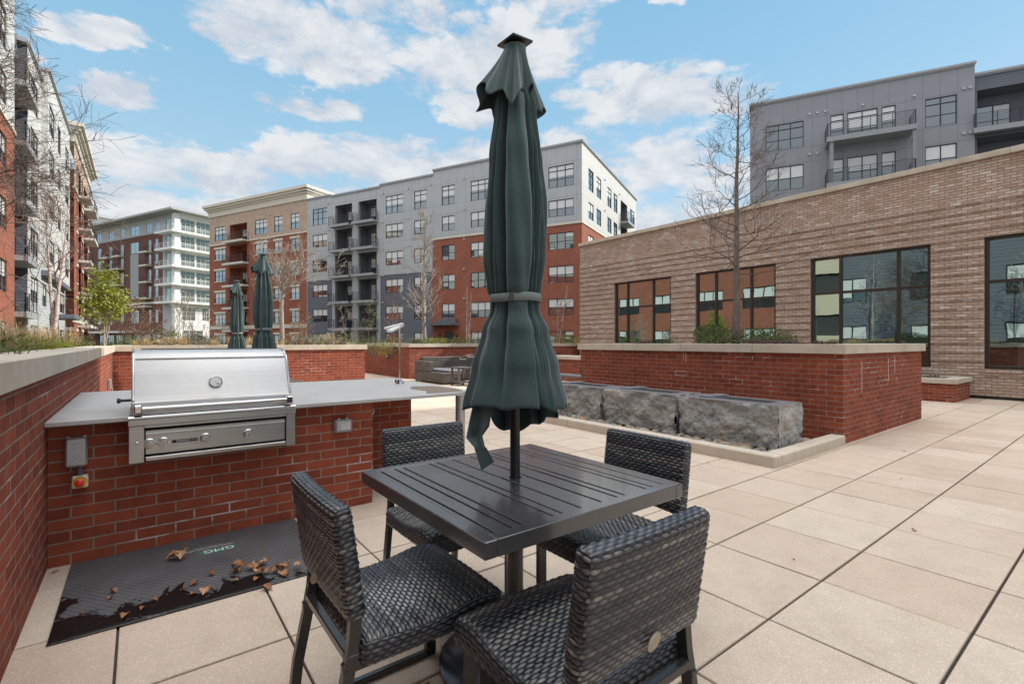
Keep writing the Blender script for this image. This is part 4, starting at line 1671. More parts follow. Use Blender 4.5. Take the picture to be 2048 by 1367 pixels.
def matmat():
    m, w, b = newmat('black_rubber_mat')
    tc = w.n('ShaderNodeTexCoord').outputs['Object']
    x, y, z = w.sep(tc)
    # raised lozenge tread
    u = w.math('MULTIPLY', y, 30.0)
    v = w.math('MULTIPLY', x, 44.0)
    row = w.math('FLOOR', v)
    off = w.math('MULTIPLY', w.math('MODULO', w.math('ABSOLUTE', row), 2.0), 0.5)
    fu = w.math('SUBTRACT', w.math('FRACT', w.math('ADD', u, off)), 0.5)
    fv = w.math('SUBTRACT', w.math('FRACT', v), 0.5)
    dd = w.math('ADD', w.math('MULTIPLY', w.math('ABSOLUTE', fu), 1.0), w.math('MULTIPLY', w.math('ABSOLUTE', fv), 1.25))
    bumpv = w.mr(dd, .22, .46, 1, 0, True)
    n = w.noise(tc, 3.2, 6, 0.62, dist=1.2)
    n2 = w.noise(tc, 60, 4, 0.6)
    # water film creeping in from the front left edge
    wet = w.math('ADD', w.math('MULTIPLY', w.math('SUBTRACT', x, .56), 3.2), w.math('MULTIPLY', w.math('SUBTRACT', n, .5), 4.2))
    wet = w.math('SUBTRACT', wet, w.math('MULTIPLY', y, .75))
    wt = w.mr(wet, 0.30, 0.42, 0, 1, True)
    dry = w.ramp(w.noise(tc, 5, 5, .6), [(.3, (.045, .045, .048)), (.7, (.085, .085, .09))])
    dry = w.mix(w.math('MULTIPLY', bumpv, .6), dry, (.20, .20, .21))
    c = w.mix(wt, dry, w.mix(w.math('MULTIPLY', bumpv, .5), (.006, .006, .007), (.02, .02, .022)))
    w.link(c, b.inputs['Base Color'])
    w.link(w.mr(wt, 0, 1, .55, .22), b.inputs['Roughness'])
    bn = w.n('ShaderNodeBump')
    bn.inputs['Distance'].default_value = .0015
    w.link(w.math('MULTIPLY', bumpv, w.math('SUBTRACT', 1.0, w.math('MULTIPLY', wt, .8))), bn.inputs['Height'])
    w.link(bn.outputs[0], b.inputs['Normal'])
    return m


def grill_mat():
    r = E('floor_mat', (-2.73, -2.68, 0), 0, 'wet black rubber mat with dry leaves on it, in front of the grill', 'mat')
    m_ = MB()
    m_.bbox(0.0, .965, 0.0, 1.22, .003, .011, .003)
    m_.bbox(.012, .953, .012, 1.208, .011, .0125, .001)
    m_.build('rubber', matmat(), r)
    # printed mark, reading from the counter side
    def MM(x, y):
        return Matrix.Translation((x, y, .0129)) @ Matrix(((0, 1, 0, 0), (-1, 0, 0, 0), (0, 0, 1, 0), (0, 0, 0, 1)))
    m_ = MB()
    tri = [(-.125, -.022), (-.075, .022), (-.052, .006), (-.005, .045), (.035, .010), (.058, .028), (.105, -.022)]
    M4 = MM(.30, .70)
    m_.poly([M4 @ Vector((x, y, 0)) for x, y in tri])
    m_.build('mountain_print', M_greenp, r)
    lettering('GMG', .075, M_whitep, r, MM(.298, .70) @ Matrix.Translation((-.012, -.002, .0004)), ext=.0002)
    lettering('GREEN MOUNTAIN GRILLS', .021, M_whitep, r, MM(.235, .66) @ Matrix.Translation((0, 0, .0002)), ext=.0002, font_space=1.1)
    lettering('TAKE CONTROL OF YOUR GRILL', .010, M_whitep, r, MM(.210, .66) @ Matrix.Translation((0, 0, .0002)), ext=.0002, font_space=1.1)


grill_mat()


# ------------------------------------------------------------------ leaves on the ground
def leafmat(name, c1, c2):
    m, w, b = newmat(name)
    tc = w.n('ShaderNodeTexCoord').outputs['Object']
    oi = w.n('ShaderNodeObjectInfo').outputs['Random']
    c = w.mix(oi, c1, c2)
    c = w.mix(1.0, c, w.ramp(w.noise(tc, 90, 4, .6), [(.3, (.7,) * 3), (.7, (1.2,) * 3)]), 'MULTIPLY')
    w.link(c, b.inputs['Base Color'])
    b.inputs['Roughness'].default_value = .7
    return m


M_leaf = leafmat('dry_leaf', (.26, .095, .035), (.50, .30, .16))
rl = random.Random(5)


def leafmesh(L, lobes, curl, seed):
    """lobed, curled dry leaf with thickness and a stalk"""
    q = random.Random(seed)
    m_ = MB()
    n = 22
    out = []
    for k in range(n + 1):
        t = k / n
        wd = math.sin(math.pi * min(1, t * 1.02)) ** .7 * L * .36
        wd *= 1 + (.22 * math.cos(t * math.pi * 2 * lobes) if lobes else 0) + q.uniform(-.08, .08)
        out.append((t * L - L / 2, max(wd, .0004)))
    cols = 6
    ph = q.uniform(0, 6)
    tw = q.uniform(-1, 1)
    for side in (0, 1):
        i0 = len(m_.v)
        for (x, wd) in out:
            for c in range(cols + 1):
                s_ = (c / cols - .5) * 2
                y = s_ * wd
                z = abs(s_) ** 1.6 * wd * curl + .12 * L * math.sin(x / L * 3 + ph) * .6 + x * tw * s_ * .35 + q.uniform(-1, 1) * L * .012
                m_.v.append((x, y, z + (0 if side else .0006)))
        for k in range(n):
            for c in range(cols):
                a = i0 + k * (cols + 1) + c
                f = (a, a + 1, a + cols + 2, a + cols + 1)
                m_.f.append(f if side else f[::-1]); m_.m.append(0)
    m_.tube([(-L / 2, 0, .0), (-L * .62, .004, .004), (-L * .78, .012, .0)], .0009, 5)
    zmin = min(v[2] for v in m_.v)
    m_.v = [(x, y, z - zmin) for x, y, z in m_.v]
    return m_.data('leaf', M_leaf, True)


LV_ = [leafmesh(.062, 3, .5, 1), leafmesh(.05, 4, .9, 2), leafmesh(.04, 2, .6, 3), leafmesh(.075, 3, .35, 4), leafmesh(.045, 0, .7, 5), leafmesh(.03, 3, 1.0, 6)]


def leaf(x, y, z, s=1.0, k=None, label='dry brown leaf among others on the black mat', group='dry leaves scattered on the mat', rx=None):
    o = bpy.data.objects.new('fallen_leaf', LV_[rl.randrange(6) if k is None else k])
    o.location = (x, y, z)
    s *= .75
    o.scale = (s, s, s)
    o.rotation_euler = (rl.uniform(-.3, .3) if rx is None else rx, rl.uniform(-.25, .25), rl.uniform(0, 6.28))
    link(o)
    T(o, label, 'leaf', group)
    return o


zm_ = .0145
leaf(-2.42, -2.20, zm_ + .012, 2.1, 1, 'large curled brown leaf near the brick counter on the mat', None, 0)
leaf(-2.40, -2.16, zm_ + .02, 1.8, 0, 'pale brown oak leaf resting on the large curled leaf', None, .2)
for k in range(26):
    t = k / 26
    leaf(-2.06 + .24 * t + rl.gauss(0, .045), -1.93 + .27 * t + rl.gauss(0, .05), zm_ + .004 + rl.uniform(0, .018), rl.uniform(.7, 1.5))
for (x, y, s_) in [(-2.15, -2.47, 1), (-2.08, -2.48, .8), (-1.98, -2.58, .9), (-2.0, -2.13, 1.1), (-1.96, -2.18, .9), (-1.93, -2.30, .9), (-1.86, -2.10, 1.3), (-1.88, -2.15, 1.2), (-1.88, -2.06, .7), (-1.90, -1.95, .9), (-1.86, -2.35, .8), (-1.83, -2.42, .9), (-1.85, -1.86, 1.1), (-1.80, -1.72, .8), (-2.03, -1.50, .9), (-1.99, -1.47, .8), (-1.95, -1.55, .8), (-2.02, -1.44, .7)]:
    leaf(x, y, zm_ + .002, s_ * 1.05)
leaf(-1.735, -1.83, .004, 1.7, 4, 'flat tan leaf at the mat edge on the paving', None, 0)
for (x, y, s_) in [(-.66, -1.30, 1.1), (-.70, -1.26, .9), (-.72, -1.33, .8), (-.62, -1.24, .9), (-.55, -1.5, .8)]:
    leaf(x, y, .004, s_, None, 'dark brown leaf on the paving beside the table base', 'leaves by the table base')
for (x, y, s_) in [(-2.66, -2.74, .7), (-.2, .75, .6), (.1, 1.9, .7), (-.35, 3.4, .5), (-1.8, 2.5, .6), (-.7, 4.9, .6), (-.4, 6.2, .5), (1.1, 2.2, .5), (-2.6, -.7, .9)]:
    leaf(x, y, .003, s_, None, 'tiny brown leaf lying alone on the open paving', 'single leaves on the paving')


# ------------------------------------------------------------------ fountain
from mathutils import noise as mn


def rockmat():
    m, w, b = newmat('split_granite')
    tc = w.n('ShaderNodeTexCoord').outputs['Object']
    n = w.noise(tc, 2.6, 6, .7)
    n2 = w.noise(tc, 22, 6, .75)
    n3 = w.noise(tc, 150, 3, .6)
    c = w.ramp(n, [(.3, (.20, .205, .21)), (.5, (.31, .31, .30)), (.65, (.40, .37, .33)), (.8, (.31, .31, .31))])
    c = w.mix(1.0, c, w.ramp(n2, [(.3, (.62,) * 3), (.7, (1.3,) * 3)]), 'MULTIPLY')
    c = w.mix(1.0, c, w.ramp(n3, [(.3, (.8,) * 3), (.7, (1.2,) * 3)]), 'MULTIPLY')
    w.link(c, b.inputs['Base Color'])
    b.inputs['Roughness'].default_value = .8
    bn = w.n('ShaderNodeBump')
    bn.inputs['Distance'].default_value = .006
    w.link(w.math('ADD', n2, w.math('MULTIPLY', n3, .15)), bn.inputs['Height'])
    w.link(bn.outputs[0], b.inputs['Normal'])
    return m


M_rock = rockmat()
M_saw = plain('sawn_granite', (.17, .175, .19), .35, var=.15, vscale=14, bump=.0008, bscale=120)
M_wet = plain('wet_granite', (.045, .05, .055), .12, var=.2)
M_kerb = plain('cast_kerb', (.52, .45, .37), .8, var=.12, vscale=6, bump=.0015, bscale=160)


def rock(x0, x1, y0, y1, z0, z1, label, seed):
    r = E('granite_block', (x0, y0, z0), 0, label, 'stone block', 'split granite blocks of the fountain')
    L, D, H = x1 - x0, y1 - y0, z1 - z0
    m_ = MB()
    def disp(p, nrm, e):
        q = Vector((p[0] + seed * 7.3, p[1], p[2]))
        v = mn.fractal(q * 3.2, 1.0, 2.1, 6) * .045 + abs(mn.noise(q * 6.0)) * .028 + mn.noise(Vector((q.x * 4, q.y * 4, q.z * 9))) * .012
        # conchoidal chips
        c = mn.voronoi(q * 9.0)[0]
        v += (c[1] - c[0]) * .020 - .015
        return Vector(p) + Vector(nrm) * v * e
    def face(o, u, v, nrm, nu, nv):
        i0 = len(m_.v)
        for b in range(nv + 1):
            for a in range(nu + 1):
                s_, t_ = a / nu, b / nv
                p = Vector(o) + Vector(u) * s_ + Vector(v) * t_
                e = min(1, (1 - t_) * 18)
                m_.v.append(tuple(disp(p, nrm, e)))
        for b in range(nv):
            for a in range(nu):
                q = i0 + b * (nu + 1) + a
                m_.f.append((q, q + 1, q + nu + 2, q + nu + 1)); m_.m.append(0)
    face((0, 0, 0), (L, 0, 0), (0, 0, H), (0, -1, 0), 110, 44)
    face((L, 0, 0), (0, D, 0), (0, 0, H), (1, 0, 0), 54, 44)
    face((0, D, 0), (0, -D, 0), (0, 0, H), (-1, 0, 0), 30, 24)
    face((L, D, 0), (-L, 0, 0), (0, 0, H), (0, 1, 0), 30, 12)
    m_.build('rough_face', M_rock, r, smooth=False)
    m_ = MB()
    # sawn top with a sunken basin
    a, b, c, d = L * .30, L * .84, D * .34, D * .80
    X = [0, a, b, L]; Y = [0, c, d, D]
    for i in range(3):
        for j in range(3):
            if i == 1 and j == 1:
                continue
            m_.poly([(X[i], Y[j], H), (X[i + 1], Y[j], H), (X[i + 1], Y[j + 1], H), (X[i], Y[j + 1], H)])
    zb = H - .05
    m_.poly([(a, c, H), (a, d, H), (a, d, zb), (a, c, zb)]); m_.poly([(b, d, H), (b, c, H), (b, c, zb), (b, d, zb)])
    m_.poly([(b, c, H), (a, c, H), (a, c, zb), (b, c, zb)]); m_.poly([(a, d, H), (b, d, H), (b, d, zb), (a, d, zb)])
    m_.poly([(a, c, zb), (b, c, zb), (b, d, zb), (a, d, zb)])
    m_.bbox(a - .20, a - .004, c - .05, D - .03, H, H + .022, .004)
    tp = m_.build('sawn_top', M_saw, r)
    m_ = MB(); m_.poly([(a, c, zb + .025), (b, c, zb + .025), (b, d, zb + .025), (a, d, zb + .025)])
    m_.poly([(a, c, zb + .02), (a, d, zb + .02), (b, d, zb + .02), (b, c, zb + .02)])
    m_.build('water', M_wet, tp)
    return r


def fountain():
    rock(-2.84, -1.53, 3.53, 4.16, .045, .56, 'grey split granite block nearest the corner of the kerb, right of the trio', 1)
    rock(-4.21, -2.90, 3.53, 4.16, .045, .565, 'middle grey split granite block of the three in the fountain bed', 2)
    rock(-5.58, -4.27, 3.53, 4.16, .045, .56, 'grey split granite block partly hidden by the nearest umbrella, left of the trio', 3)
    r = E('fountain_kerb', (-6.4, 2.85, 0), 0, 'low pale concrete kerb around the fountain bed of pebbles', 'kerb')
    L, D = 6.4 - 1.26, 4.765 - 2.85
    m_ = MB()
    n = 5
    w_ = .17
    xs = [L - w_ * 0 - (L) * k / n for k in range(n + 1)][::-1]
    for a, b in zip(xs[:-1], xs[1:]):
        m_.bbox(a + .002, b - (.002 if b < L - .1 else w_ * 0 + .001), 0, w_, -.02, .12, .012)
    for a, b in ((w_ + .003, 1.05), (1.054, D)):
        m_.bbox(L - w_, L - .0008, a, b, -.02, .1195, .012)
        m_.bbox(0, w_, a, b, -.02, .1195, .012)
    m_.build('kerb_stone', M_kerb, r)
    m_ = MB(); m_.box(w_, L - w_, w_, D, -.02, .012)
    m_.build('basin_floor', plain('basin_floor', (.22, .18, .13), .9, var=.3, vscale=9), r)
    pb = MB()
    q = random.Random(9)
    base = []
    import bmesh
    bm = bmesh.new(); bmesh.ops.create_icosphere(bm, subdivisions=2, radius=1)
    bv = [v.co.copy() for v in bm.verts]; bf = [[v.index for v in f.verts] for f in bm.faces]; bm.free()
    def peb(x, y, z, s_):
        sx, sy, sz = s_ * q.uniform(.8, 1.4), s_ * q.uniform(.7, 1.1), s_ * q.uniform(.5, .8)
        M4 = Matrix.Translation((x, y, z)) @ Matrix.Rotation(q.uniform(0, 6.3), 4, 'Z') @ Matrix.Rotation(q.uniform(-.4, .4), 4, 'X')
        o_ = Vector((q.uniform(0, 50),) * 3)
        pb.cur = q.choice((0, 0, 1, 1, 2, 3))
        pb.mesh([M4 @ Vector((v.x * sx, v.y * sy, v.z * sz)) * 1.0 if False else M4 @ (Vector((v.x * sx, v.y * sy, v.z * sz)) * (1 + .16 * mn.noise(v * 1.3 + o_))) for v in bv], bf)
    for k in range(900):
        x = q.uniform(-6.2, -1.46)
        y = 3.04 + abs(q.gauss(0, .20)) if q.random() < .8 else q.uniform(3.04, 4.7)
        if 3.5 < y < 4.2 and x < -1.6: y = q.uniform(3.05, 3.45)
        peb(x, y, .015 + q.uniform(0, .045), q.choice((.03, .04, .05, .06, .07)))
    for k in range(160):
        peb(q.uniform(-1.55, -1.44), q.uniform(3.05, 4.7), .02 + q.uniform(0, .03), q.choice((.022, .03, .04)))
    o = pb.build('river_pebbles', [plain('pebble_a', (.20, .165, .13), .6, var=.2, vscale=20), plain('pebble_b', (.16, .15, .14), .6, var=.2, vscale=20), plain('pebble_c', (.32, .19, .10), .6, var=.2, vscale=20), plain('pebble_d', (.30, .27, .23), .6, var=.15, vscale=20)], smooth=True,
                 label='rounded grey and tan river pebbles filling the fountain bed', cat='pebbles', kind='stuff')


fountain()


# ------------------------------------------------------------------ dining table
def powder(name, col=(.040, .038, .038), wet=False):
    m, w, b = newmat(name)
    tc = w.n('ShaderNodeTexCoord').outputs['Object']
    n = w.noise(tc, 260, 3, .6)
    n2 = w.noise(tc, 3.0, 5, .65)
    n3 = w.noise(tc, 45, 4, .7)
    c = w.ramp(n2, [(.3, tuple(q * .85 for q in col)), (.7, tuple(q * 1.2 for q in col))])
    r_ = w.mr(n2, .3, .7, .20, .32)
    if wet:
        # dull dried patch and a few specks of dust
        x, y, z = w.sep(tc)
        dx = w.math('DIVIDE', w.math('ADD', w.math('ADD', x, .09), w.math('MULTIPLY', w.math('SUBTRACT', n3, .5), .14)), .15)
        dy = w.math('DIVIDE', w.math('ADD', w.math('ADD', y, .235), w.math('MULTIPLY', w.math('SUBTRACT', n3, .5), .10)), .050)
        e = w.math('ADD', w.math('MULTIPLY', dx, dx), w.math('MULTIPLY', dy, dy))
        pt = w.mr(e, 1.0, 1.1, 1, 0)
        c = w.mix(pt, c, (.075, .078, .078))
        r_ = w.math('ADD', w.math('MULTIPLY', pt, .30), r_)
        vo = w.n('ShaderNodeTexVoronoi'); vo.inputs['Scale'].default_value = 24
        w.link(tc, vo.inputs['Vector'])
        sp = w.math('MULTIPLY', w.mr(vo.outputs['Distance'], .04, .08, 1, 0), w.mr(w.noise(tc, 2.3, 2), .56, .62))
        c = w.mix(w.math('MULTIPLY', sp, .25), c, (.4, .4, .4))
    w.link(c, b.inputs['Base Color'])
    w.link(r_, b.inputs['Roughness'])
    b.inputs['Specular IOR Level'].default_value = .7
    b.inputs['Metallic'].default_value = .15
    bn = w.n('ShaderNodeBump')
    bn.inputs['Distance'].default_value = .00012
    b.inputs['Coat Weight'].default_value = .9 if wet else .1
    b.inputs['Coat Roughness'].default_value = .12
    w.link(n, bn.inputs['Height'])
    w.link(bn.outputs[0], b.inputs['Normal'])
    return m


M_powder = powder('bronze_powder_coat', (.026, .024, .022))
M_tabletop = powder('tabletop_powder_coat', (.060, .060, .066), True)


def dining_table(name_label, loc, fine=True):
    r = E('dining_table', loc, 0, name_label, 'table')
    hx, hy = .4725, .470
    t = .045
    m_ = MB()
    m_.bbox(-hx, hx, -hy, -hy + t, .698, .75, .003)
    m_.bbox(-hx, hx, hy - t, hy, .698, .75, .003)
    m_.bbox(-hx, -hx + t, -hy + t, hy - t, .698, .7497, .002)
    m_.bbox(hx - t, hx, -hy + t, hy - t, .698, .7497, .002)
    m_.build('frame', M_tabletop, r)
    sl = [-.405, -.34, -.30, -.175, -.135, -.05, .05, .135, .175, .30, .34, .405]
    e = [-hy + t - .001] + sl + [hy - t + .001]
    for k, (a, b) in enumerate(zip(e[:-1], e[1:])):
        g0 = 0 if k == 0 else .0045
        g1 = 0 if k == len(e) - 2 else .0045
        m_ = MB()
        if a < 0 < b and fine:
            m_.bbox(-hx + t - .001, -.032, a + g0, b - g1, .722, .7488, .0015)
            m_.bbox(.032, hx - t + .001, a + g0, b - g1, .722, .7488, .0015)
            N = 24
            ring = [(.026 * math.cos(2 * math.pi * j / N), .026 * math.sin(2 * math.pi * j / N)) for j in range(N)]
            sq = []
            for x, y in ring:
                s_ = .033 / max(abs(x / .026), abs(y / .026) * .033 / (b - g1)) if True else 1
                an = math.atan2(y, x); lx, ly = .033, b - g1
                kx = lx / max(1e-6, abs(math.cos(an))); ky = ly / max(1e-6, abs(math.sin(an)))
                rr = min(kx, ky)
                sq.append((rr * math.cos(an), rr * math.sin(an)))
            for j in range(N):
                j2 = (j + 1) % N
                m_.poly([(*ring[j], .7488), (*sq[j], .7488), (*sq[j2], .7488), (*ring[j2], .7488)])
                m_.poly([(*ring[j2], .7488), (*ring[j2], .722), (*ring[j], .722), (*ring[j], .7488)])
        else:
            m_.bbox(-hx + t - .001, hx - t + .001, a + g0, b - g1, .722, .7488, .0015)
        m_.build('slat', M_tabletop, r)
    m_ = MB()
    m_.bbox(-.30, .30, -.03, -.029 + .03, .69, .7, .001)
    m_.bbox(-.35, .35, .04, .08, .680, .7215, .002)
    m_.bbox(-.35, .35, -.08, -.04, .680, .7215, .002)
    m_.build('apron', M_powder, r)
    m_ = MB()
    m_.lathe([(.034, .05), (.034, .50), (.036, .50), (.036, .69), (.10, .692), (.10, .70)], 28)
    autosmooth(m_.build('pedestal', M_powder, r))
    m_ = MB()
    m_.lathe([(.305, 0), (.31, .006), (.31, .018), (.30, .026), (.16, .040), (.06, .050), (.05, .075), (.035, .078)], 64)
    autosmooth(m_.build('base_plate', powder('base_powder', (.035, .036, .042)), r))
    return r


dining_table('dark slatted square table standing under the nearest closed umbrella', (-.4925, -1.13, 0))


# ------------------------------------------------------------------ umbrellas
def canvas():
    m, w, b = newmat('green_canvas')
    tc = w.n('ShaderNodeTexCoord').outputs['Object']
    n = w.noise(tc, 5, 5, .6)
    x, y, z = w.sep(tc)
    wv = w.noise(w.vmath('MULTIPLY', tc, (700, 700, 700)), 1.0, 2, .5)
    c = w.ramp(n, [(.3, (.014, .040, .039)), (.7, (.024, .060, .057))])
    c = w.mix(1.0, c, w.ramp(wv, [(.3, (.85,) * 3), (.7, (1.15,) * 3)]), 'MULTIPLY')
    # paler blue-grey upright bands
    c = w.mix(w.mr(w.noise(w.vmath('MULTIPLY', tc, (9, 9, .8)), 1.0, 3, .6), .46, .60, 0, .6), c, (.060, .078, .086))
    w.link(c, b.inputs['Base Color'])
    b.inputs['Roughness'].default_value = .75
    b.inputs['Sheen Weight'].default_value = .55
    b.inputs['Sheen Roughness'].default_value = .5
    b.inputs['Sheen Tint'].default_value = (.7, .8, .85, 1)
    bn = w.n('ShaderNodeBump')
    bn.inputs['Distance'].default_value = .0012
    w.link(w.math('ADD', w.noise(tc, 22, 4, .6), w.math('MULTIPLY', wv, .08)), bn.inputs['Height'])
    w.link(bn.outputs[0], b.inputs['Normal'])
    return m


M_canvas = canvas()
M_strap = plain('grey_strap', (.17, .20, .20), .8, var=.1, vscale=30)
M_pole = plain('black_pole', (.016, .016, .017), .35)


def interp(tab, z):
    for (z0, v0), (z1, v1) in zip(tab[:-1], tab[1:]):
        if z0 <= z <= z1 or z1 <= z <= z0:
            t = (z - z0) / (z1 - z0)
            t = t * t * (3 - 2 * t)
            return v0 + (v1 - v0) * t
    return tab[-1][1] if abs(z - tab[-1][0]) < abs(z - tab[0][0]) else tab[0][1]


def umbrella(loc, face, label, valleys, seed=0, hem=1.07, strips=True):
    """closed market umbrella; face = direction (radians) its broad front panel looks"""
    r = E('closed_umbrella', loc, face, label, 'umbrella')
    q = random.Random(seed)
    Rt = [(2.40, .052), (2.25, .090), (2.05, .118), (1.85, .136), (1.65, .136), (1.52, .118), (1.485, .104), (1.44, .110), (1.35, .150), (1.2, .186), (1.05, .212), (.85, .222)]
    NT_, NZ = 300, 110
    m_ = MB()
    ph = [q.uniform(0, 6.28) for _ in range(9)]
    lob = sorted((v[0] % 360) for v in valleys)
    def hemz(a):
        # each gather between two valleys hangs to its own point
        d = math.degrees(a) % 360
        base = hem - .02 * (1 - math.cos(a)) * .5 - .135 * math.exp(-((((d - 180) if d else -180) + 4) / 52) ** 2)
        if strips:
            dd_ = (d + 180) % 360 - 180
            return base + .012 * math.sin(dd_ * .09) - .022 * pleat(dd_)
        for k in range(len(lob)):
            lo, hi = lob[k], lob[(k + 1) % len(lob)]
            if hi < lo: hi += 360
            dd = d if d >= lo else d + 360
            if lo <= dd < hi:
                t = (dd - lo) / (hi - lo)
                return base - .035 * t * (1 if k % 2 else .5) + .02 * math.sin(ph[k % 9])
        return base
    SEC = [-27, 30, 52, 74, 100, 128, 156]
    SEL = [-27, -58, -84, -112, -140, -172]
    def pleat(d):
        """0 = tucked in, 1 = outer edge of a pleat; d in degrees -180..180"""
        if d >= -27:
            S = SEC + [190]
            for lo, hi in zip(S[:-1], S[1:]):
                if lo <= d < hi:
                    t_ = (d - lo) / (hi - lo)
                    e_ = 1 - min(1, max(0, (1 - t_) * (hi - lo) / 5.0))
                    return (.25 + .75 * min(1, t_ * 1.25)) * (1 - .8 * e_)
            return .3
        for hi, lo in zip(SEL[:-1], SEL[1:]):
            if lo <= d < hi:
                t_ = (hi - d) / (hi - lo)
                e_ = 1 - min(1, max(0, (1 - t_) * (hi - lo) / 5.0))
                return (.25 + .75 * min(1, t_ * 1.25)) * (1 - .8 * e_)
        return .3
    for j in range(NZ + 1):
        t = j / NZ
        for i in range(NT_):
            a = 2 * math.pi * i / NT_
            z = 2.42 + (hemz(a) - 2.42) * t
            R_ = interp(Rt, max(z, .85))
            spread = min(1, max(0, (1.52 - z) / .5)) if z < 1.5 else 0
            up = min(1, max(0, (z - 1.49) / .35))
            cut = 0
            sharp = 1.15
            for (v, wd, dp) in valleys:
                # folds drift sideways a little with height
                vv = math.radians(v) + .10 * math.sin(z * 2.1 + v) * up - .10 * spread * math.sin(v * 3.1)
                d = (a - vv + math.pi) % (2 * math.pi) - math.pi
                w_ = math.radians(wd)
                # steep on one side, soft on the other: cloth folded over itself
                s_ = d / w_ if d < 0 else d / (w_ * (1.0 + 1.9 * spread))
                cut = max(cut, dp * math.exp(-abs(s_) ** sharp))
            amp = .34 + .22 * up + .36 * spread
            rr = R_ * (1 - amp * cut) * (1 + .045 * math.sin(3 * a + ph[0] + z) + .03 * math.sin(5 * a + ph[1] - 2 * z))
            rr += .004 * math.sin(11 * a + ph[2] + 9 * z) * (1 - spread)
            if strips and spread > 0:
                dd_ = math.degrees((a + math.pi) % (2 * math.pi) - math.pi)
                pl_ = R_ * (.70 + .34 * pleat(dd_))
                rr = rr * (1 - spread ** .7) + pl_ * spread ** .7
            rr = max(rr, .026)
            m_.v.append((rr * math.cos(a), rr * math.sin(a), z))
    for j in range(NZ):
        for i in range(NT_):
            a = j * NT_ + i; b = j * NT_ + (i + 1) % NT_
            m_.f.append((a, a + NT_, b + NT_, b)); m_.m.append(0)
    can = m_.build('canopy', M_canvas, r, smooth=True)
    sd = can.modifiers.new('cloth', 'SOLIDIFY'); sd.thickness = .0022; sd.offset = -1
    # top flap: a little skirt over the vent
    m_ = MB()
    n2, k2 = 180, 26
    for j in range(k2 + 1):
        t = j / k2
        for i in range(n2):
            a = 2 * math.pi * i / n2
            d = math.degrees(a)
            w3 = math.sin(4 * a + .9) * .5 + .5
            w4 = math.sin(3 * a - .6 + 2.6)
            flare = .048 + .030 * w4 + .095 * math.exp(-((d - 285) / 30) ** 2)
            rr = .043 + (flare) * t ** 1.25 + .015 * t * math.sin(7 * a + 1.0) + .008 * t * math.sin(13 * a) + .006 * math.sin(17 * a) * t
            z = 2.515 - (.225 + .035 * w4 + .045 * math.sin(8 * a + 2.2) * .6) * t
            rr = max(rr, .045)
            m_.v.append((rr * math.cos(a), rr * math.sin(a), z))
    for j in range(k2):
        for i in range(n2):
            a = j * n2 + i; b = j * n2 + (i + 1) % n2
            m_.f.append((a, a + n2, b + n2, b)); m_.m.append(0)
    fl = m_.build('top_flap', M_canvas, r, smooth=True)
    sd = fl.modifiers.new('cloth', 'SOLIDIFY'); sd.thickness = .0022; sd.offset = -1
    # square finial
    m_ = MB()
    M4 = Matrix.Translation((0, 0, 2.53)) @ Matrix.Rotation(R(40), 4, 'Z') @ Matrix.Rotation(R(5), 4, 'X')
    s_ = .052
    pts = [(-s_, -s_, 0), (s_, -s_, 0), (s_, s_, 0), (-s_, s_, 0)]
    rim = [(x, y, .008) for x, y, z in pts]
    m_.mesh([M4 @ Vector(p) for p in pts + rim + [(0, 0, .034)]], [(3, 2, 1, 0), (0, 1, 5, 4), (1, 2, 6, 5), (2, 3, 7, 6), (3, 0, 4, 7), (4, 5, 8), (5, 6, 8), (6, 7, 8), (7, 4, 8)])
    m_.tube([(0, 0, 2.46), (0, 0, 2.53)], .03, 12)
    m_.build('finial', M_pole, r)
    m_ = MB()
    m_.tube([(0, 0, .06), (0, 0, 2.46)], .0205, 20)
    autosmooth(m_.build('pole', M_pole, r))
    # strap that ties it shut
    m_ = MB()
    n3 = 72
    for zz in (1.468, 1.4685, 1.498, 1.4985):
        for i in range(n3):
            a = 2 * math.pi * i / n3
            rr = .1045 * (1 + .03 * math.sin(2 * a + 1) + .02 * math.sin(5 * a)) + (.0 if zz in (1.468, 1.4985) else .002)
            m_.v.append((rr * math.cos(a), rr * math.sin(a), zz + .003 * math.sin(a * 2)))
    for j in range(3):
        for i in range(n3):
            a = j * n3 + i; b = j * n3 + (i + 1) % n3
            m_.f.append((a, b, b + n3, a + n3)); m_.m.append(0)
    st = m_.build('strap', M_strap, r, smooth=True)
    sd = st.modifiers.new('cloth', 'SOLIDIFY'); sd.thickness = .002; sd.offset = 1
    m_ = MB(); m_.bbox(.106, .112, -.022, -.004, 1.466, 1.497, .002)
    m_.build('buckle', plain('buckle', (.10, .09, .07), .4, .5), r)
    if strips:
        # loose flap of cloth dangling below the hem (local x = outward, y = to the right)
        L = [(-.160, 1.10), (-.182, .99), (-.190, .930), (-.160, .902), (-.146, .887)]
        Rr = [(-.085, 1.08), (-.100, .98), (-.130, .935), (-.115, .898), (-.120, .882)]
        m_ = MB()
        xs = [.03, .05, .08, .10, .105]
        xr = [.09, .11, .07, .125, .12]
        N = 4
        seg = []
        for k in range(len(L) - 1):
            for s in range(N):
                t = s / N
                seg.append((L[k][0] + (L[k + 1][0] - L[k][0]) * t, L[k][1] + (L[k + 1][1] - L[k][1]) * t, xs[k] + (xs[k + 1] - xs[k]) * t,
                            Rr[k][0] + (Rr[k + 1][0] - Rr[k][0]) * t, Rr[k][1] + (Rr[k + 1][1] - Rr[k][1]) * t, xr[k] + (xr[k + 1] - xr[k]) * t))
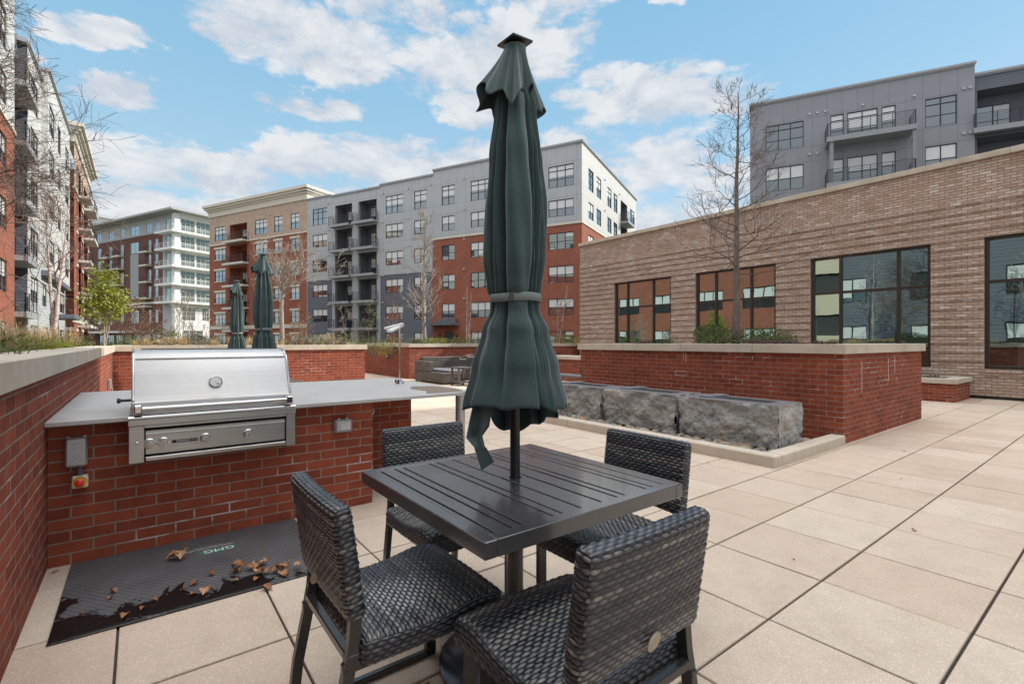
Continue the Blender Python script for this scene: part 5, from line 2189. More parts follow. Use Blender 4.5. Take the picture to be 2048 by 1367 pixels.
        for (ly, lz, lx, ry, rz_, rx) in seg:
            for c in range(9):
                u = c / 8
                bow = .022 * math.sin(math.pi * u * 1.6 + lz * 9)
                m_.v.append((lx + (rx - lx) * u + bow, ly + (ry - ly) * u, lz + (rz_ - lz) * u))
        for k in range(len(seg) - 1):
            for c in range(8):
                a = k * 9 + c
                m_.f.append((a, a + 9, a + 10, a + 1)); m_.m.append(0)
        o = m_.build('hanging_flap', M_canvas, r, smooth=True)
        sd = o.modifiers.new('cloth', 'SOLIDIFY'); sd.thickness = .002
        m_ = MB()
        m_.mesh([(.12, -.160, .903), (.115, -.112, .897), (.115, -.080, .840), (.12, -.130, .808), (.118, -.160, .903), (.113, -.112, .897), (.113, -.080, .840), (.118, -.130, .808)],
                [(0, 1, 2, 3), (7, 6, 5, 4), (0, 4, 5, 1), (1, 5, 6, 2), (2, 6, 7, 3), (3, 7, 4, 0)])
        m_.build('flap_tip', M_canvas, r)
    return r


VM = [(-25, 7, 1.6), (36, 4.5, .55), (47, 4, .75), (60, 4.5, .7), (78, 6, .8), (105, 12, .9), (150, 12, .9), (190, 14, .9), (235, 12, .9), (285, 7, .8), (305, 5, .6), (318, 4, .35)]
umbrella((-.4925, -1.13, 0), math.atan2(-1.24, 1.59), 'nearest closed dark green umbrella, standing through the slatted dining table', VM, 1)
VB = [(k * 36 + 7, 8, .95) for k in range(10)]
umbrella((-6.5, -.98, 0), -.3, 'closed green umbrella behind the grill, the taller looking of the distant pair', VB, 4, strips=False)
umbrella((-10.15, -.80, 0), .2, 'closed green umbrella behind the grill, the farther and smaller looking of the pair', VB, 6, strips=False)
dining_table('dark slatted table under the taller looking distant umbrella, mostly hidden by the grill', (-6.5, -.98, 0), False)
dining_table('dark slatted table under the farthest umbrella, hidden behind the grill', (-10.15, -.80, 0), False)


# ------------------------------------------------------------------ woven chairs
def wickermat(worn=False):
    m, w, b = newmat('woven_resin')
    uv = w.n('ShaderNodeUVMap').outputs[0]
    x, y, _ = w.sep(uv)
    P_ = .0136
    row = w.math('FLOOR', w.math('DIVIDE', y, P_))
    wn = w.n('ShaderNodeTexWhiteNoise', noise_dimensions='1D')
    w.link(row, wn.inputs['W'])
    vec = w.comb(w.math('MULTIPLY', x, 9.0), w.math('MULTIPLY', row, 3.17), 0.0)
    n = w.noise(vec, 1.0, 4, .65)
    n2 = w.noise(w.comb(w.math('MULTIPLY', x, 30.0), w.math('MULTIPLY', y, 900.0), 0.0), 1.0, 2, .5)
    v = w.math('ADD', w.math('MULTIPLY', n, .75), w.math('MULTIPLY', wn.outputs['Value'], .32))
    c = w.ramp(v, [(.30, (.010, .010, .012)), (.46, (.035, .038, .048)), (.58, (.075, .08, .095)), (.68, (.17, .165, .155)), (.80, (.30, .28, .24)), (.9, (.10, .085, .07))])
    c = w.mix(1.0, c, w.ramp(n2, [(.3, (.72,) * 3), (.7, (1.25,) * 3)]), 'MULTIPLY')
    at = w.n('ShaderNodeAttribute', attribute_name='gap')
    c = w.mix(w.mr(at.outputs['Fac'], .25, .72, 1, 0), c, (.004, .004, .005))  # hollows between strands blackened by height, shade put into the colour
    if worn:
        tc = w.n('ShaderNodeTexCoord').outputs['Object']
        X_, Y_, Z_ = w.sep(tc)
        e = w.math('ADD', w.math('POWER', w.math('DIVIDE', w.math('ADD', X_, -.05), .13), 2.0), w.math('POWER', w.math('DIVIDE', w.math('ADD', Y_, .05), .13), 2.0))
        nn = w.noise(tc, 70, 5, .75)
        mk = w.mr(w.math('SUBTRACT', w.math('MULTIPLY', w.math('SUBTRACT', nn, .42), 6.0), e), -.6, .4, 0, .85)
        mk = w.math('MULTIPLY', mk, w.mr(at.outputs['Fac'], .4, .8))
        c = w.mix(mk, c, (.50, .52, .55))
    w.link(c, b.inputs['Base Color'])
    b.inputs['Roughness'].default_value = .30
    b.inputs['Specular IOR Level'].default_value = .6
    return m


M_wick = wickermat()
M_worn = wickermat(True)
M_core = plain('chair_core', (.004, .004, .004), .9)


def weave_h(a, b, P_=.0136, S_=.0175):
    """height 0..1 of a plain weave: flat strands along a (rows of pitch P_) over thin stakes (pitch S_)"""
    fr = b / P_
    row = np.floor(fr)
    ph = a / S_ * np.pi + row * np.pi
    over = .5 + .5 * np.cos(ph)
    over = over ** .55
    # strands pinch where they dive under a stake and swell where they ride over it
    wid = .86 + .14 * over
    prof = np.sqrt(np.clip(1 - ((fr - row - .5) * 2.16 / wid) ** 2, 0, 1))
    h = prof * (.30 + .70 * over)
    # stake showing where the strand dips
    st = np.abs((a / S_ + .5) % 1 - .5) * S_
    stake = np.sqrt(np.clip(1 - (st / .0028) ** 2, 0, 1)) * .40
    return np.maximum(h, stake * (over < .5)), h


def woven_box(W, D, H, rad, res, warp=None, amp=.0048, skip=(), rot=None):
    """rounded box W x D x H centred at the origin, every face woven; returns mesh data"""
    hx, hy, hz = W / 2, D / 2, H / 2
    V, F, UV, G = [], [], [], []
    faces = [('x', 1), ('x', -1), ('y', 1), ('y', -1), ('z', 1), ('z', -1)]
    off = 0
    for fi, (ax, sg) in enumerate(faces):
        if (ax, sg) in skip:
            continue
        if ax == 'x': A, B_, la, lb = 'y', 'z', D, H
        elif ax == 'y': A, B_, la, lb = 'x', 'z', W, H
        else: A, B_, la, lb = 'x', 'y', W, D
        na, nb = max(4, int(la / res)), max(4, int(lb / res))
        a = np.linspace(-la / 2, la / 2, na + 1); b = np.linspace(-lb / 2, lb / 2, nb + 1)
        AA, BB = np.meshgrid(a, b)
        P = np.zeros((nb + 1, na + 1, 3))
        idx = {'x': 0, 'y': 1, 'z': 2}
        P[..., idx[A]] = AA; P[..., idx[B_]] = BB
        P[..., idx[ax]] = sg * (hx, hy, hz)[idx[ax]]
        inner = np.array([hx - rad, hy - rad, hz - rad])
        Q = np.clip(P, -inner, inner)
        N = P - Q
        L = np.linalg.norm(N, axis=2, keepdims=True)
        N = N / np.maximum(L, 1e-9)
        h, hs = weave_h(AA + 50 * fi * .021, BB + .3)
        edge = np.minimum(la / 2 - np.abs(AA), lb / 2 - np.abs(BB))
        P2 = Q + N * (rad + (h * amp)[..., None])
        V.append(P2.reshape(-1, 3))
        ii = np.arange((nb + 1) * (na + 1)).reshape(nb + 1, na + 1) + off
        q = np.stack([ii[:-1, :-1], ii[:-1, 1:], ii[1:, 1:], ii[1:, :-1]], -1).reshape(-1, 4)
        flip = (ax == 'x' and sg < 0) or (ax == 'y' and sg > 0) or (ax == 'z' and sg < 0)
        if flip:
            q = q[:, ::-1]
        F.append(q)
        UV.append(np.stack([AA + fi * 3.7, BB + .3 + fi * 1.36], -1).reshape(-1, 2))
        G.append(h.reshape(-1))
        off += (nb + 1) * (na + 1)
    V = np.concatenate(V); F = np.concatenate(F); UV = np.concatenate(UV); G = np.concatenate(G)
    if warp is not None:
        V = warp(V)
    return V, F, UV, G


def woven_mesh(name, V, F, UV, G):
    me = bpy.data.meshes.new(name)
    me.vertices.add(len(V)); me.vertices.foreach_set('co', V.astype(np.float32).ravel())
    me.loops.add(F.size); me.loops.foreach_set('vertex_index', F.astype(np.int32).ravel())
    me.polygons.add(len(F)); me.polygons.foreach_set('loop_start', np.arange(0, F.size, 4, dtype=np.int32))
    me.polygons.foreach_set('loop_total', np.full(len(F), 4, dtype=np.int32))
    me.polygons.foreach_set('use_smooth', np.ones(len(F), dtype=bool))
    uvl = me.uv_layers.new(name='UVMap')
    uvl.data.foreach_set('uv', UV[F.ravel()].astype(np.float32).ravel())
    at = me.attributes.new('gap', 'FLOAT', 'POINT')
    at.data.foreach_set('value', G.astype(np.float32))
    me.materials.append(M_wick)
    me.update(calc_edges=True)
    me.validate()
    return me


def make_chair():
    r = E('wicker_chair', (0, 0, 0))
    # seat: local y forward
    def wseat(V):
        V = V.copy()
        x, y, z = V[:, 0], V[:, 1], V[:, 2]
        t = y / .25
        top = np.clip((z + .0425) / .085, 0, 1)
        V[:, 2] = z + top * (-.016 * np.exp(-((t + .25) / .5) ** 2) + .012 * np.exp(-((t - .62) / .3) ** 2) + .006 * (1 - (x / .25) ** 2)) - .030 * np.clip(t - .62, 0, 1) ** 1.5
        V[:, 2] -= .035 * (t + 1) * 0 
        return V + np.array([0, 0, .405])
    res = .0026
    S = woven_mesh('seat', *woven_box(.50, .50, .085, .026, res, wseat))
    o = inst('seat', S, r, (0, 0, 0))
    c = MB(); c.bbox(-.243, .243, -.243, .243, .372, .428, .02)
    c.build('core', M_core, o)
    # backrest: gently dished and leaning back
    lean = R(8)
    def wback(V):
        V = V.copy()
        x = V[:, 0].copy()
        V[:, 1] += -.007 * (1 - (x / .24) ** 2)
        # lower edge arches up slightly in the middle
        low = np.clip((-V[:, 2] - .02) / .15, 0, 1)
        V[:, 2] += low * .012 * (1 - (x / .24) ** 2)
        y, z = V[:, 1].copy(), V[:, 2].copy()
        V[:, 1] = y * math.cos(lean) - z * math.sin(lean) - .285
        V[:, 2] = y * math.sin(lean) + z * math.cos(lean) + .672
        return V
    Bk = woven_mesh('backrest', *woven_box(.485, .054, .335, .020, res, wback))
    o = inst('backrest', Bk, r, (0, 0, 0))
    CV, CF, _, _ = woven_box(.475, .040, .325, .018, .02, wback, amp=0.0)
    core = MB()
    core.mesh([tuple(p) for p in CV], [tuple(int(q) for q in f) for f in CF])
    core.build('core', M_core, o)
    tg = MB()
    M4 = Matrix.Translation((0, -.318, .552)) @ Matrix.Rotation(-lean, 4, 'X') @ Matrix.Rotation(R(90), 4, 'X')
    tg.lathe([(.030, 0), (.030, .003), (.026, .005)], 32, M=M4 @ Matrix.Rotation(R(25), 4, 'Z') @ Matrix.Diagonal((1, .5, 1, 1)))
    autosmooth(tg.build('tag', plain('tag_metal', (.34, .28, .21), .4, .3), r))
    for s_ in (-1, 1):
        x = s_ * .212
        m_ = MB()
        m_.tube([(x, -.262, .56), (x, -.262, .50), (x, -.268, .43), (x, -.284, .34), (x, -.316, .18), (x, -.335, .013)], 1, sq=(.026, .034, (1, 0, 0)))
        m_.build('leg', M_powder, r)
        m_ = MB()
        m_.tube([(x, .205, .375), (x, .205, .013)], 1, sq=(.026, .042, (1, 0, 0)))
        m_.build('leg', M_powder, r)
        m_ = MB()
        m_.bbox(x - .013, x + .013, -.337, .226, .0, .026, .003)
        m_.build('runner', M_powder, r)
        m_ = MB()
        m_.bbox(x - .0125, x + .0125, -.30, .23, .352, .382, .003)
        m_.build('seat_rail', M_powder, r)
        m_ = MB()
        m_.bbox(x - .014, x + .014, -.29, -.235, .385, .405, .003)
        m_.build('bracket', M_powder, r)
    m_ = MB()
    m_.bbox(-.205, .205, -.292, -.266, .385, .412, .003)
    m_.build('cross_rail', M_powder, r)
    m_ = MB()
    m_.bbox(-.199, .199, .19, .215, .354, .379, .003)
    m_.build('cross_rail', M_powder, r)
    return r


ch = make_chair()
CH = [((-.52, -1.60, 0), 0, 'woven grey black chair with frosty worn patch on its seat, nearest the floor mat'),
      ((.02, -1.33, 0), math.pi / 2, 'woven grey black chair nearest the camera, seen from behind its backrest'),
      ((-1.06, -1.10, 0), -math.pi / 2, 'woven grey black chair on the far side of the table, beside the brick counter'),
      ((-.44, -.645, 0), math.pi, 'woven grey black chair on the far right of the table, toward the stone fountain')]
for k, (l, a, lab) in enumerate(CH):
    o = ch if k == 0 else copy_tree(ch)
    o.location = l
    o.rotation_euler = (0, 0, a)
    T(o, lab, 'chair', 'woven chairs around the dining table')
for c_ in ch.children:
    if c_.name.startswith('seat') and not c_.name.startswith('seat_'):
        c_.data = c_.data.copy()
        c_.data.materials[0] = M_worn
# cable lying under the chairs
m_ = MB()
m_.tube([(-.62, -1.86, .006), (-.55, -1.80, .006), (-.45, -1.77, .006), (-.33, -1.80, .006), (-.22, -1.74, .006)], .003, 6)
m_.build('cable', M_black, label='thin black cable lying on the paving under the near left chair', cat='cable')


# ------------------------------------------------------------------ lounge furniture far off
def flatwicker():
    m, w, b = newmat('flat_weave')
    v, obj = wallvec(w)
    x, y, _ = w.sep(v)
    row = w.math('FLOOR', w.math('DIVIDE', y, .016))
    n = w.noise(w.comb(w.math('MULTIPLY', x, 2.2), w.math('MULTIPLY', row, 1.7), 0.0), 1.0, 3, .6)
    c = w.ramp(n, [(.3, (.03, .028, .027)), (.45, (.065, .06, .06)), (.55, (.10, .08, .07)), (.7, (.16, .13, .11))])
    f = w.math('ABSOLUTE', w.math('SUBTRACT', w.math('FRACT', w.math('DIVIDE', y, .016)), .5))
    c = w.mix(w.mr(f, .36, .5, 0, .8), c, (.02, .02, .02))
    g_ = w.math('ABSOLUTE', w.math('SUBTRACT', w.math('FRACT', w.math('DIVIDE', x, .07)), .5))
    c = w.mix(w.mr(g_, .44, .5, 0, .5), c, (.03, .03, .03))
    w.link(c, b.inputs['Base Color'])
    b.inputs['Roughness'].default_value = .5
    return m


M_fw = flatwicker()
M_cush = plain('grey_woven_seat', (.14, .14, .155), .7, var=.25, vscale=18, bump=.003, bscale=120)


def sofa():
    r = E('sectional_sofa', (-13.9, 4.95, 0), 0, 'grey brown woven sectional sofa against the far brick planter', 'sofa')
    m_ = MB()
    m_.bbox(0, 1.92, 0, .82, .04, .36, .02)
    m_.bbox(0, .80, .80, 4.9, .04, .36, .02)
    m_.build('base', M_fw, r)
    m_ = MB(); m_.bbox(0, 1.0, 0, .20, .36, .68, .02)
    m_.build('armrest', M_fw, r)
    m_ = MB(); m_.bbox(0, .22, .20, 4.9, .36, .80, .02)
    m_.build('backrest', M_fw, r)
    m_ = MB(); m_.bbox(.24, 1.90, .22, .82, .362, .43, .025)
    autosmooth(m_.build('cushion', M_cush, r))
    m_ = MB(); m_.bbox(.24, .80, .84, 4.88, .362, .43, .025)
    autosmooth(m_.build('cushion', M_cush, r))
    for x, y in ((.06, .06), (1.86, .06), (1.86, .76), (.06, 4.84), (.74, 4.84), (.74, 2.5)):
        m_ = MB(); m_.box(x - .025, x + .025, y - .025, y + .025, 0, .045)
        m_.build('foot', M_powder, r)


def side_table(loc, w_, d_, h, label, glass=False):
    r = E('side_table', loc, 0, label, 'table')
    m_ = MB()
    m_.bbox(0, w_, 0, d_, h - .03, h, .003)
    m_.build('tabletop', M_wood, r)
    for x in (.02, w_ - .07):
        for y in (.02, d_ - .07):
            m_ = MB(); m_.box(x, x + .05, y, y + .05, 0, h - .03)
            m_.build('leg', M_wood, r)
    m_ = MB(); m_.bbox(.02, w_ - .02, .02, d_ - .02, .09, .12, .003)
    m_.build('shelf', M_wood, r)
    return r


M_wood = plain('weathered_grey', (.085, .075, .066), .6, var=.2, vscale=10)
sofa()
side_table((-11.75, 5.08, 0), .48, .48, .56, 'small weathered side table in front of the woven sofa end')
# low wall, bench and table half hidden behind the right planter
r_ = E('low_planter', (-11.8, 9.0, 0), 0, 'low brick planter with pale coping beyond the left end of the large planter', 'planter')
m_ = MB(); m_.box(0, 4.4, 0, .9, -.03, .72)
m_.build('brick_wall', M_red, r_)
m_ = MB(); coping(m_, -.05, 4.45, -.05, .95, .72, .83, .4)
m_.build('coping', M_lime, r_)
m_ = MB(); m_.box(.3, 4.1, .3, .6, .7, .79)
m_.build('soil', M_soil, r_)
side_table((-8.7, 7.45, 0), .9, .7, .62, 'weathered table half hidden behind the left end of the large planter')
r_ = E('bench', (-9.2, 6.6, 0), 0, 'low weathered bench with pale seat beyond the left end of the large planter', 'bench')
m_ = MB(); m_.bbox(0, 1.5, 0, .45, .38, .43, .004)
m_.build('seat', M_cush, r_)
for x in (.05, 1.39):
    for y in (.03, .36):
        m_ = MB(); m_.box(x, x + .06, y, y + .06, 0, .38)
        m_.build('leg', M_wood, r_)
# small lamps on the far brick wall, a switch box on the left wall
for (x, y, z, a, lab) in ((-16.6, 5.2, .72, 0, 'small dark step light on the far brick planter wall'), (-14.8, 11.6, .72, 1, 'small dark step light right of the umbrella on the far brick wall')):
    r_ = E('step_light', (x, y, z), R(90) if a else 0, lab, 'light')
    m_ = MB(); m_.bbox(-.05, .05, -.05 if not a else -.05, 0, -.06, .06, .01)
    m_.build('housing', M_black, r_)
    m_ = MB(); m_.bbox(-.07, .07, -.09, -.045, .02, .075, .01)
    m_.build('hood', M_alum, r_)
r_ = E('outlet_box', (-9.2, YL, .62), 0, 'small dark outlet box on the left brick wall behind the grill', 'outlet box')
m_ = MB(); m_.bbox(-.05, .05, 0, .05, -.08, .08, .01)
m_.build('housing', M_alum, r_)


# ------------------------------------------------------------------ trees and plants
def at(u, d):
    """ground point seen in photo column u at distance d from the viewpoint"""
    r_ = (u - 1024) / 975.57 * d
    c, s = math.cos(-.91984), math.sin(-.91984)
    return (1.0995 + r_ * c + d * s, -2.3584 - r_ * s + d * c)


def barkmat(name, c1, c2, sc=(8, 8, 2)):
    m, w, b = newmat(name)
    tc = w.n('ShaderNodeTexCoord').outputs['Object']
    n = w.noise(w.vmath('MULTIPLY', tc, sc), 3.0, 6, .7)
    c = w.ramp(n, [(.35, c1), (.6, c2)])
    w.link(c, b.inputs['Base Color'])
    b.inputs['Roughness'].default_value = .85
    bn = w.n('ShaderNodeBump'); bn.inputs['Distance'].default_value = .006
    w.link(n, bn.inputs['Height']); w.link(bn.outputs[0], b.inputs['Normal'])
    return m


M_bark = barkmat('grey_bark', (.10, .075, .06), (.20, .165, .14))
M_birch = barkmat('birch_bark', (.22, .13, .10), (.62, .54, .50), (5, 5, 14))
M_pale = barkmat('pale_bark', (.16, .13, .11), (.42, .37, .31))
M_twig = plain('twig', (.13, .095, .075), .8)
M_twigr = plain('red_twig', (.20, .115, .09), .8)
M_twigp = plain('pale_twig', (.30, .26, .22), .8)


def foliage(name, cols, rough=.5, trans=.25):
    m, w, b = newmat(name)
    tc = w.n('ShaderNodeTexCoord').outputs['Object']
    n = w.noise(tc, 9, 4, .7)
    wn = w.n('ShaderNodeTexWhiteNoise', noise_dimensions='3D')
    w.link(w.vmath('SNAP', tc, (.03, .03, .03)), wn.inputs['Vector'])
    f = w.math('ADD', w.math('MULTIPLY', n, .7), w.math('MULTIPLY', wn.outputs['Value'], .3))
    k = len(cols)
    c = w.ramp(f, [(.3 + .4 * i / (k - 1), q) for i, q in enumerate(cols)])
    w.link(c, b.inputs['Base Color'])
    b.inputs['Roughness'].default_value = rough
    tr = w.n('ShaderNodeBsdfTranslucent')
    w.link(c, tr.inputs['Color'])
    mx = w.n('ShaderNodeMixShader'); mx.inputs[0].default_value = trans
    out = [n_ for n_ in w.nt.nodes if n_.type == 'OUTPUT_MATERIAL'][0]
    w.link(b.outputs[0], mx.inputs[1]); w.link(tr.outputs[0], mx.inputs[2]); w.link(mx.outputs[0], out.inputs[0])
    return m


F_lime = foliage('yellow_green_leaf', [(.10, .14, .015), (.24, .28, .03), (.42, .42, .07)])
F_green = foliage('mid_green_leaf', [(.035, .06, .015), (.08, .12, .025), (.17, .20, .05)])
F_dark = foliage('dark_green_leaf', [(.015, .03, .012), (.04, .065, .02), (.08, .10, .035)])
F_brown = foliage('brown_leaf', [(.10, .06, .035), (.20, .13, .07), (.33, .23, .12)])
F_heath = foliage('heather', [(.06, .035, .035), (.13, .08, .07), (.20, .15, .12)])
F_straw = foliage('straw', [(.30, .20, .09), (.48, .35, .18), (.62, .50, .30)])
F_olive = foliage('olive_leaf', [(.05, .07, .03), (.11, .13, .06), (.20, .20, .11)])


def grow(mb, q, p, d, L, r, depth, up=.10, droop=0.0, wig=.22, kids=(4, 6), tips=None, ratio=.62, minr=.0022, ang=(.5, 1.0)):
    n = 5 if depth > 1 else 4
    pts = [Vector(p)]; d = Vector(d).normalized()
    rad = [r]
    for k in range(n):
        d = (d + Vector((q.gauss(0, wig), q.gauss(0, wig), q.gauss(0, wig) * .7)) + Vector((0, 0, up - droop * (k / n)))).normalized()
        pts.append(pts[-1] + d * L / n)
        rad.append(max(minr, r * (1 - .72 * (k + 1) / n)))
    mb.tube(pts, rad, 6 if r > .02 else (4 if r > .006 else 3), caps=False)
    if tips is not None and depth <= 1:
        tips.append((pts[-1], d)); tips.append((pts[len(pts) // 2], d))
    if depth <= 0:
        return
    for c in range(q.randint(*kids)):
        t = q.uniform(.25, 1.0)
        i = min(n - 1, int(t * n)); fr = t * n - i
        bp = pts[i].lerp(pts[i + 1], fr)
        ax = (pts[i + 1] - pts[i]).normalized()
        side = ax.orthogonal().normalized()
        side = Matrix.Rotation(q.uniform(0, 6.283), 3, ax) @ side
        a = q.uniform(*ang)
        nd = ax * math.cos(a) + side * math.sin(a)
        grow(mb, q, bp, nd, L * ratio * q.uniform(.7, 1.15) * (1.1 - .4 * t), max(minr, rad[i] * .6), depth - 1, up, droop, wig, kids, tips, ratio, minr, ang)


def leaves(mb, q, tips, per, size, spread, asp=.45):
    for p, d in tips:
        for k in range(per):
            c = p + Vector((q.gauss(0, spread), q.gauss(0, spread), q.gauss(0, spread)))
            a = Vector((q.gauss(0, 1), q.gauss(0, 1), q.gauss(0, .6) + .2)).normalized()
            b = a.cross(Vector((q.gauss(0, 1), q.gauss(0, 1), q.gauss(0, 1)))).normalized()
            s = size * q.uniform(.6, 1.3)
            mb.poly([c, c + a * s * .5 + b * s * asp * .5, c + a * s, c + a * s * .5 - b * s * asp * .5])


def bare_tree(xy, z0, H, first, nb, spread, r0, label, seed, bark=M_bark, twig=M_twig, lean=(0, 0), up=.12, droop=0.0, depth=2, kids=(4, 6), stems=1, minr=.0028, group=None, top=True, brk=.42, el=(.1, .7), leaf=None, name='bare_tree', cat='tree', wig=.2, fork=None):
    q = random.Random(seed)
    root = E(name, (xy[0], xy[1], z0), 0, label, cat, group)
    tips = []
    for s in range(stems):
        cb = MB()
        sl = (lean[0] + (q.uniform(-.16, .16) if stems > 1 else 0), lean[1] + (q.uniform(-.16, .16) if stems > 1 else 0))
        h = H * (1 if s == 0 else q.uniform(.7, .95))
        n = 12
        pts, rad = [], []
        wx, wy = 0, 0
        hh = h if top else fork
        for k in range(n + 1):
            t = k / n
            wx += q.gauss(0, .008) * h * .3; wy += q.gauss(0, .008) * h * .3
            pts.append(Vector((sl[0] * hh * t + wx * (k > 0) + (s * .12 - .06 * (stems - 1)), sl[1] * hh * t + wy * (k > 0), hh * t)))
            rad.append(max(.005, r0 * (1 - (.88 if top else .45) * t) * (1.15 if k == 0 else 1)))
        tm = MB(); tm.tube(pts, rad, 10, caps=True)
        tm.build('trunk', bark, root, smooth=True)
        for b in range(nb):
            if top:
                t = first + (1 - first) * ((b + q.random()) / nb) ** .95
            else:
                t = q.uniform(.78, 1.0)
            i = min(n - 1, int(t * n)); p = pts[i].lerp(pts[i + 1], t * n - i)
            an = b * 2.4 + q.uniform(-.5, .5)
            e = q.uniform(*el)
            d = Vector((math.cos(an) * math.cos(e), math.sin(an) * math.cos(e), math.sin(e)))
            L = spread * ((1 - (t - first) / (1 - first + .001)) * .75 + .28 if top else 1) * q.uniform(.75, 1.15)
            grow(cb, q, p, d, L, max(minr, rad[i] * brk), depth, up, droop, wig, kids, tips, minr=minr)
        cb.build('branches', twig, root)
    if leaf:
        lb = MB(); leaves(lb, q, tips, leaf[1], leaf[2], leaf[3])
        lb.build('foliage', leaf[0], root)
    return root


def shrub(xy, z0, w_, h_, mat, n, size, label, seed, group=None, cat='shrub', name='shrub', asp=.35, stems=14, twig=M_twig, flat=1.0, up=.6):
    q = random.Random(seed)
    root = E(name, (xy[0], xy[1], z0), 0, label, cat, group)
    sb = MB(); lb = MB()
    lobes = [(q.uniform(-.3, .3) * w_, q.uniform(-.3, .3) * w_, q.uniform(.25, .65) * h_, q.uniform(.22, .36)) for _ in range(7)]
    for k in range(stems):
        lx, ly, lz, lr = lobes[k % 7]
        e = Vector((lx + q.gauss(0, .1) * w_, ly + q.gauss(0, .1) * w_, lz + q.uniform(0, .4) * h_))
        sb.tube([(lx * .2, ly * .2, -.05), e * .5 + Vector((0, 0, .05 * h_)), e], [.008, .006, .003], 4, caps=False)
    sb.build('stems', twig, root)
    for k in range(n):
        lx, ly, lz, lr = lobes[q.randrange(7)]
        v = Vector((q.gauss(0, 1), q.gauss(0, 1), q.gauss(0, 1))).normalized()
        rr = q.uniform(.55, 1.08) ** .6
        c = Vector((lx + v.x * lr * w_ * rr, ly + v.y * lr * w_ * rr, max(.0, lz + v.z * lr * h_ * rr * flat)))
        a = (v + Vector((q.gauss(0, .5), q.gauss(0, .5), up + q.gauss(0, .4)))).normalized()
        b = a.cross(Vector((q.gauss(0, 1), q.gauss(0, 1), q.gauss(0, 1)))).normalized()
        s = size * q.uniform(.6, 1.3)
        lb.poly([c, c + a * s * .5 + b * s * asp * .5, c + a * s, c + a * s * .5 - b * s * asp * .5])
    lb.build('foliage', mat, root)
    return root


def blades(region, z0, n, h, seed, mat, name, label, kind='stuff', clump=.18, cat='grass'):
    q = random.Random(seed)
    x0, x1, y0, y1 = region
    m_ = MB()
    nc = max(1, n // 60)
    for c in range(nc):
        cx, cy = q.uniform(x0, x1), q.uniform(y0, y1)
        hh = h * q.uniform(.6, 1.2)
        for k in range(60):
            a = q.uniform(0, 6.283); rr = abs(q.gauss(0, .4)) * clump
            px_, py_ = cx + rr * math.cos(a) * .4, cy + rr * math.sin(a) * .4
            L = hh * q.uniform(.5, 1.1); out = q.uniform(.15, .8)
            a2 = a + q.gauss(0, .5)
            w_ = .0035
            wx, wy = -math.sin(a2) * w_, math.cos(a2) * w_
            p1 = (px_ + math.cos(a2) * L * out * .35, py_ + math.sin(a2) * L * out * .35, z0 + L * .6)
            p2 = (px_ + math.cos(a2) * L * out, py_ + math.sin(a2) * L * out, z0 + L * (1 - .35 * out))
            m_.poly([(px_ - wx, py_ - wy, z0 - .02), (px_ + wx, py_ + wy, z0 - .02), (p1[0] + wx * .8, p1[1] + wy * .8, p1[2]), (p1[0] - wx * .8, p1[1] - wy * .8, p1[2])])
            m_.poly([(p1[0] - wx * .8, p1[1] - wy * .8, p1[2]), (p1[0] + wx * .8, p1[1] + wy * .8, p1[2]), p2])
    return m_.build(name, mat, label=label, cat=cat, kind=kind)


# the tall bare tree in the right planter
bare_tree((-3.62, 6.5), 1.2, 4.75, .27, 40, 1.35, .078, 'tall bare tree rising from the large planter in front of the clubhouse', 21, up=.13, depth=2, kids=(3, 6), minr=.0028, el=(-.25, .35), wig=.22, brk=.27)
for (x, y, h, k, lab) in ((-9.0, -6.2, 5.5, 35, 'bare tree beyond the left planter, mirrored in the clubhouse windows'), (-2.6, -6.0, 5.0, 36, 'bare tree behind the viewpoint, mirrored in the widest clubhouse window'), (.8, -6.2, 4.6, 37, 'bare tree behind the viewpoint, mirrored in the clubhouse window at the right edge')):
    bare_tree((x, y), 1.1, h, .25, 22, 1.3, .07, lab, k, bark=M_pale, twig=M_twigp, depth=2, kids=(3, 5), minr=.006, brk=.3)
# leaning boughs at the upper left
_x, _y = at(-95, 5.5)
bare_tree((_x, _y), 1.15, 4.6, .22, 80, 1.45, .06, 'bare twiggy tree with drooping boughs at the upper left edge', 33, twig=M_twig, up=.06, droop=.24, depth=2, kids=(6, 9), minr=.0021, el=(-.15, .6), wig=.13, brk=.22)
x, y = at(150, 9.6)
bare_tree((x, y - .3), 1.15, 2.9, .35, 11, 1.2, .042, 'slender birch with two pink white stems in the left planter', 41, bark=M_birch, twig=M_twigr, stems=2, depth=2, kids=(3, 5), minr=.003, el=(.5, 1.2), lean=(.04, .05))
x, y = at(208, 14)
bare_tree((x, y), 1.0, 2.2, .30, 13, .85, .022, 'leafy yellow green evergreen tree beyond the left planter', 51, bark=M_pale, twig=M_twigp, stems=4, depth=1, kids=(4, 6), leaf=(F_lime, 5, .10, .10), name='evergreen_tree', el=(.4, 1.1))
x, y = at(285, 17)
bare_tree((x, y), .2, 2.6, .2, 12, 1.0, .03, 'brown twiggy tree with sparse leaves right of the yellow green one', 52, stems=3, depth=2, kids=(3, 5), leaf=(F_brown, 1, .05, .06), twig=M_twigr, minr=.005)
x, y = at(352, 19)
bare_tree((x, y), -.1, 3.2, .15, 16, 1.1, .03, 'small bare grey tree in front of the white corner wall', 53, stems=2, twig=M_twigp, bark=M_pale, minr=.005, el=(.6, 1.2), depth=2, kids=(3, 4))
x, y = at(397, 20)
bare_tree((x, y), -.1, 3.0, .15, 12, 1.0, .025, 'thin bare shrub tree right of the small grey one', 54, stems=2, twig=M_twigp, minr=.005, el=(.6, 1.2), depth=2, kids=(3, 4))
x, y = at(563, 23)
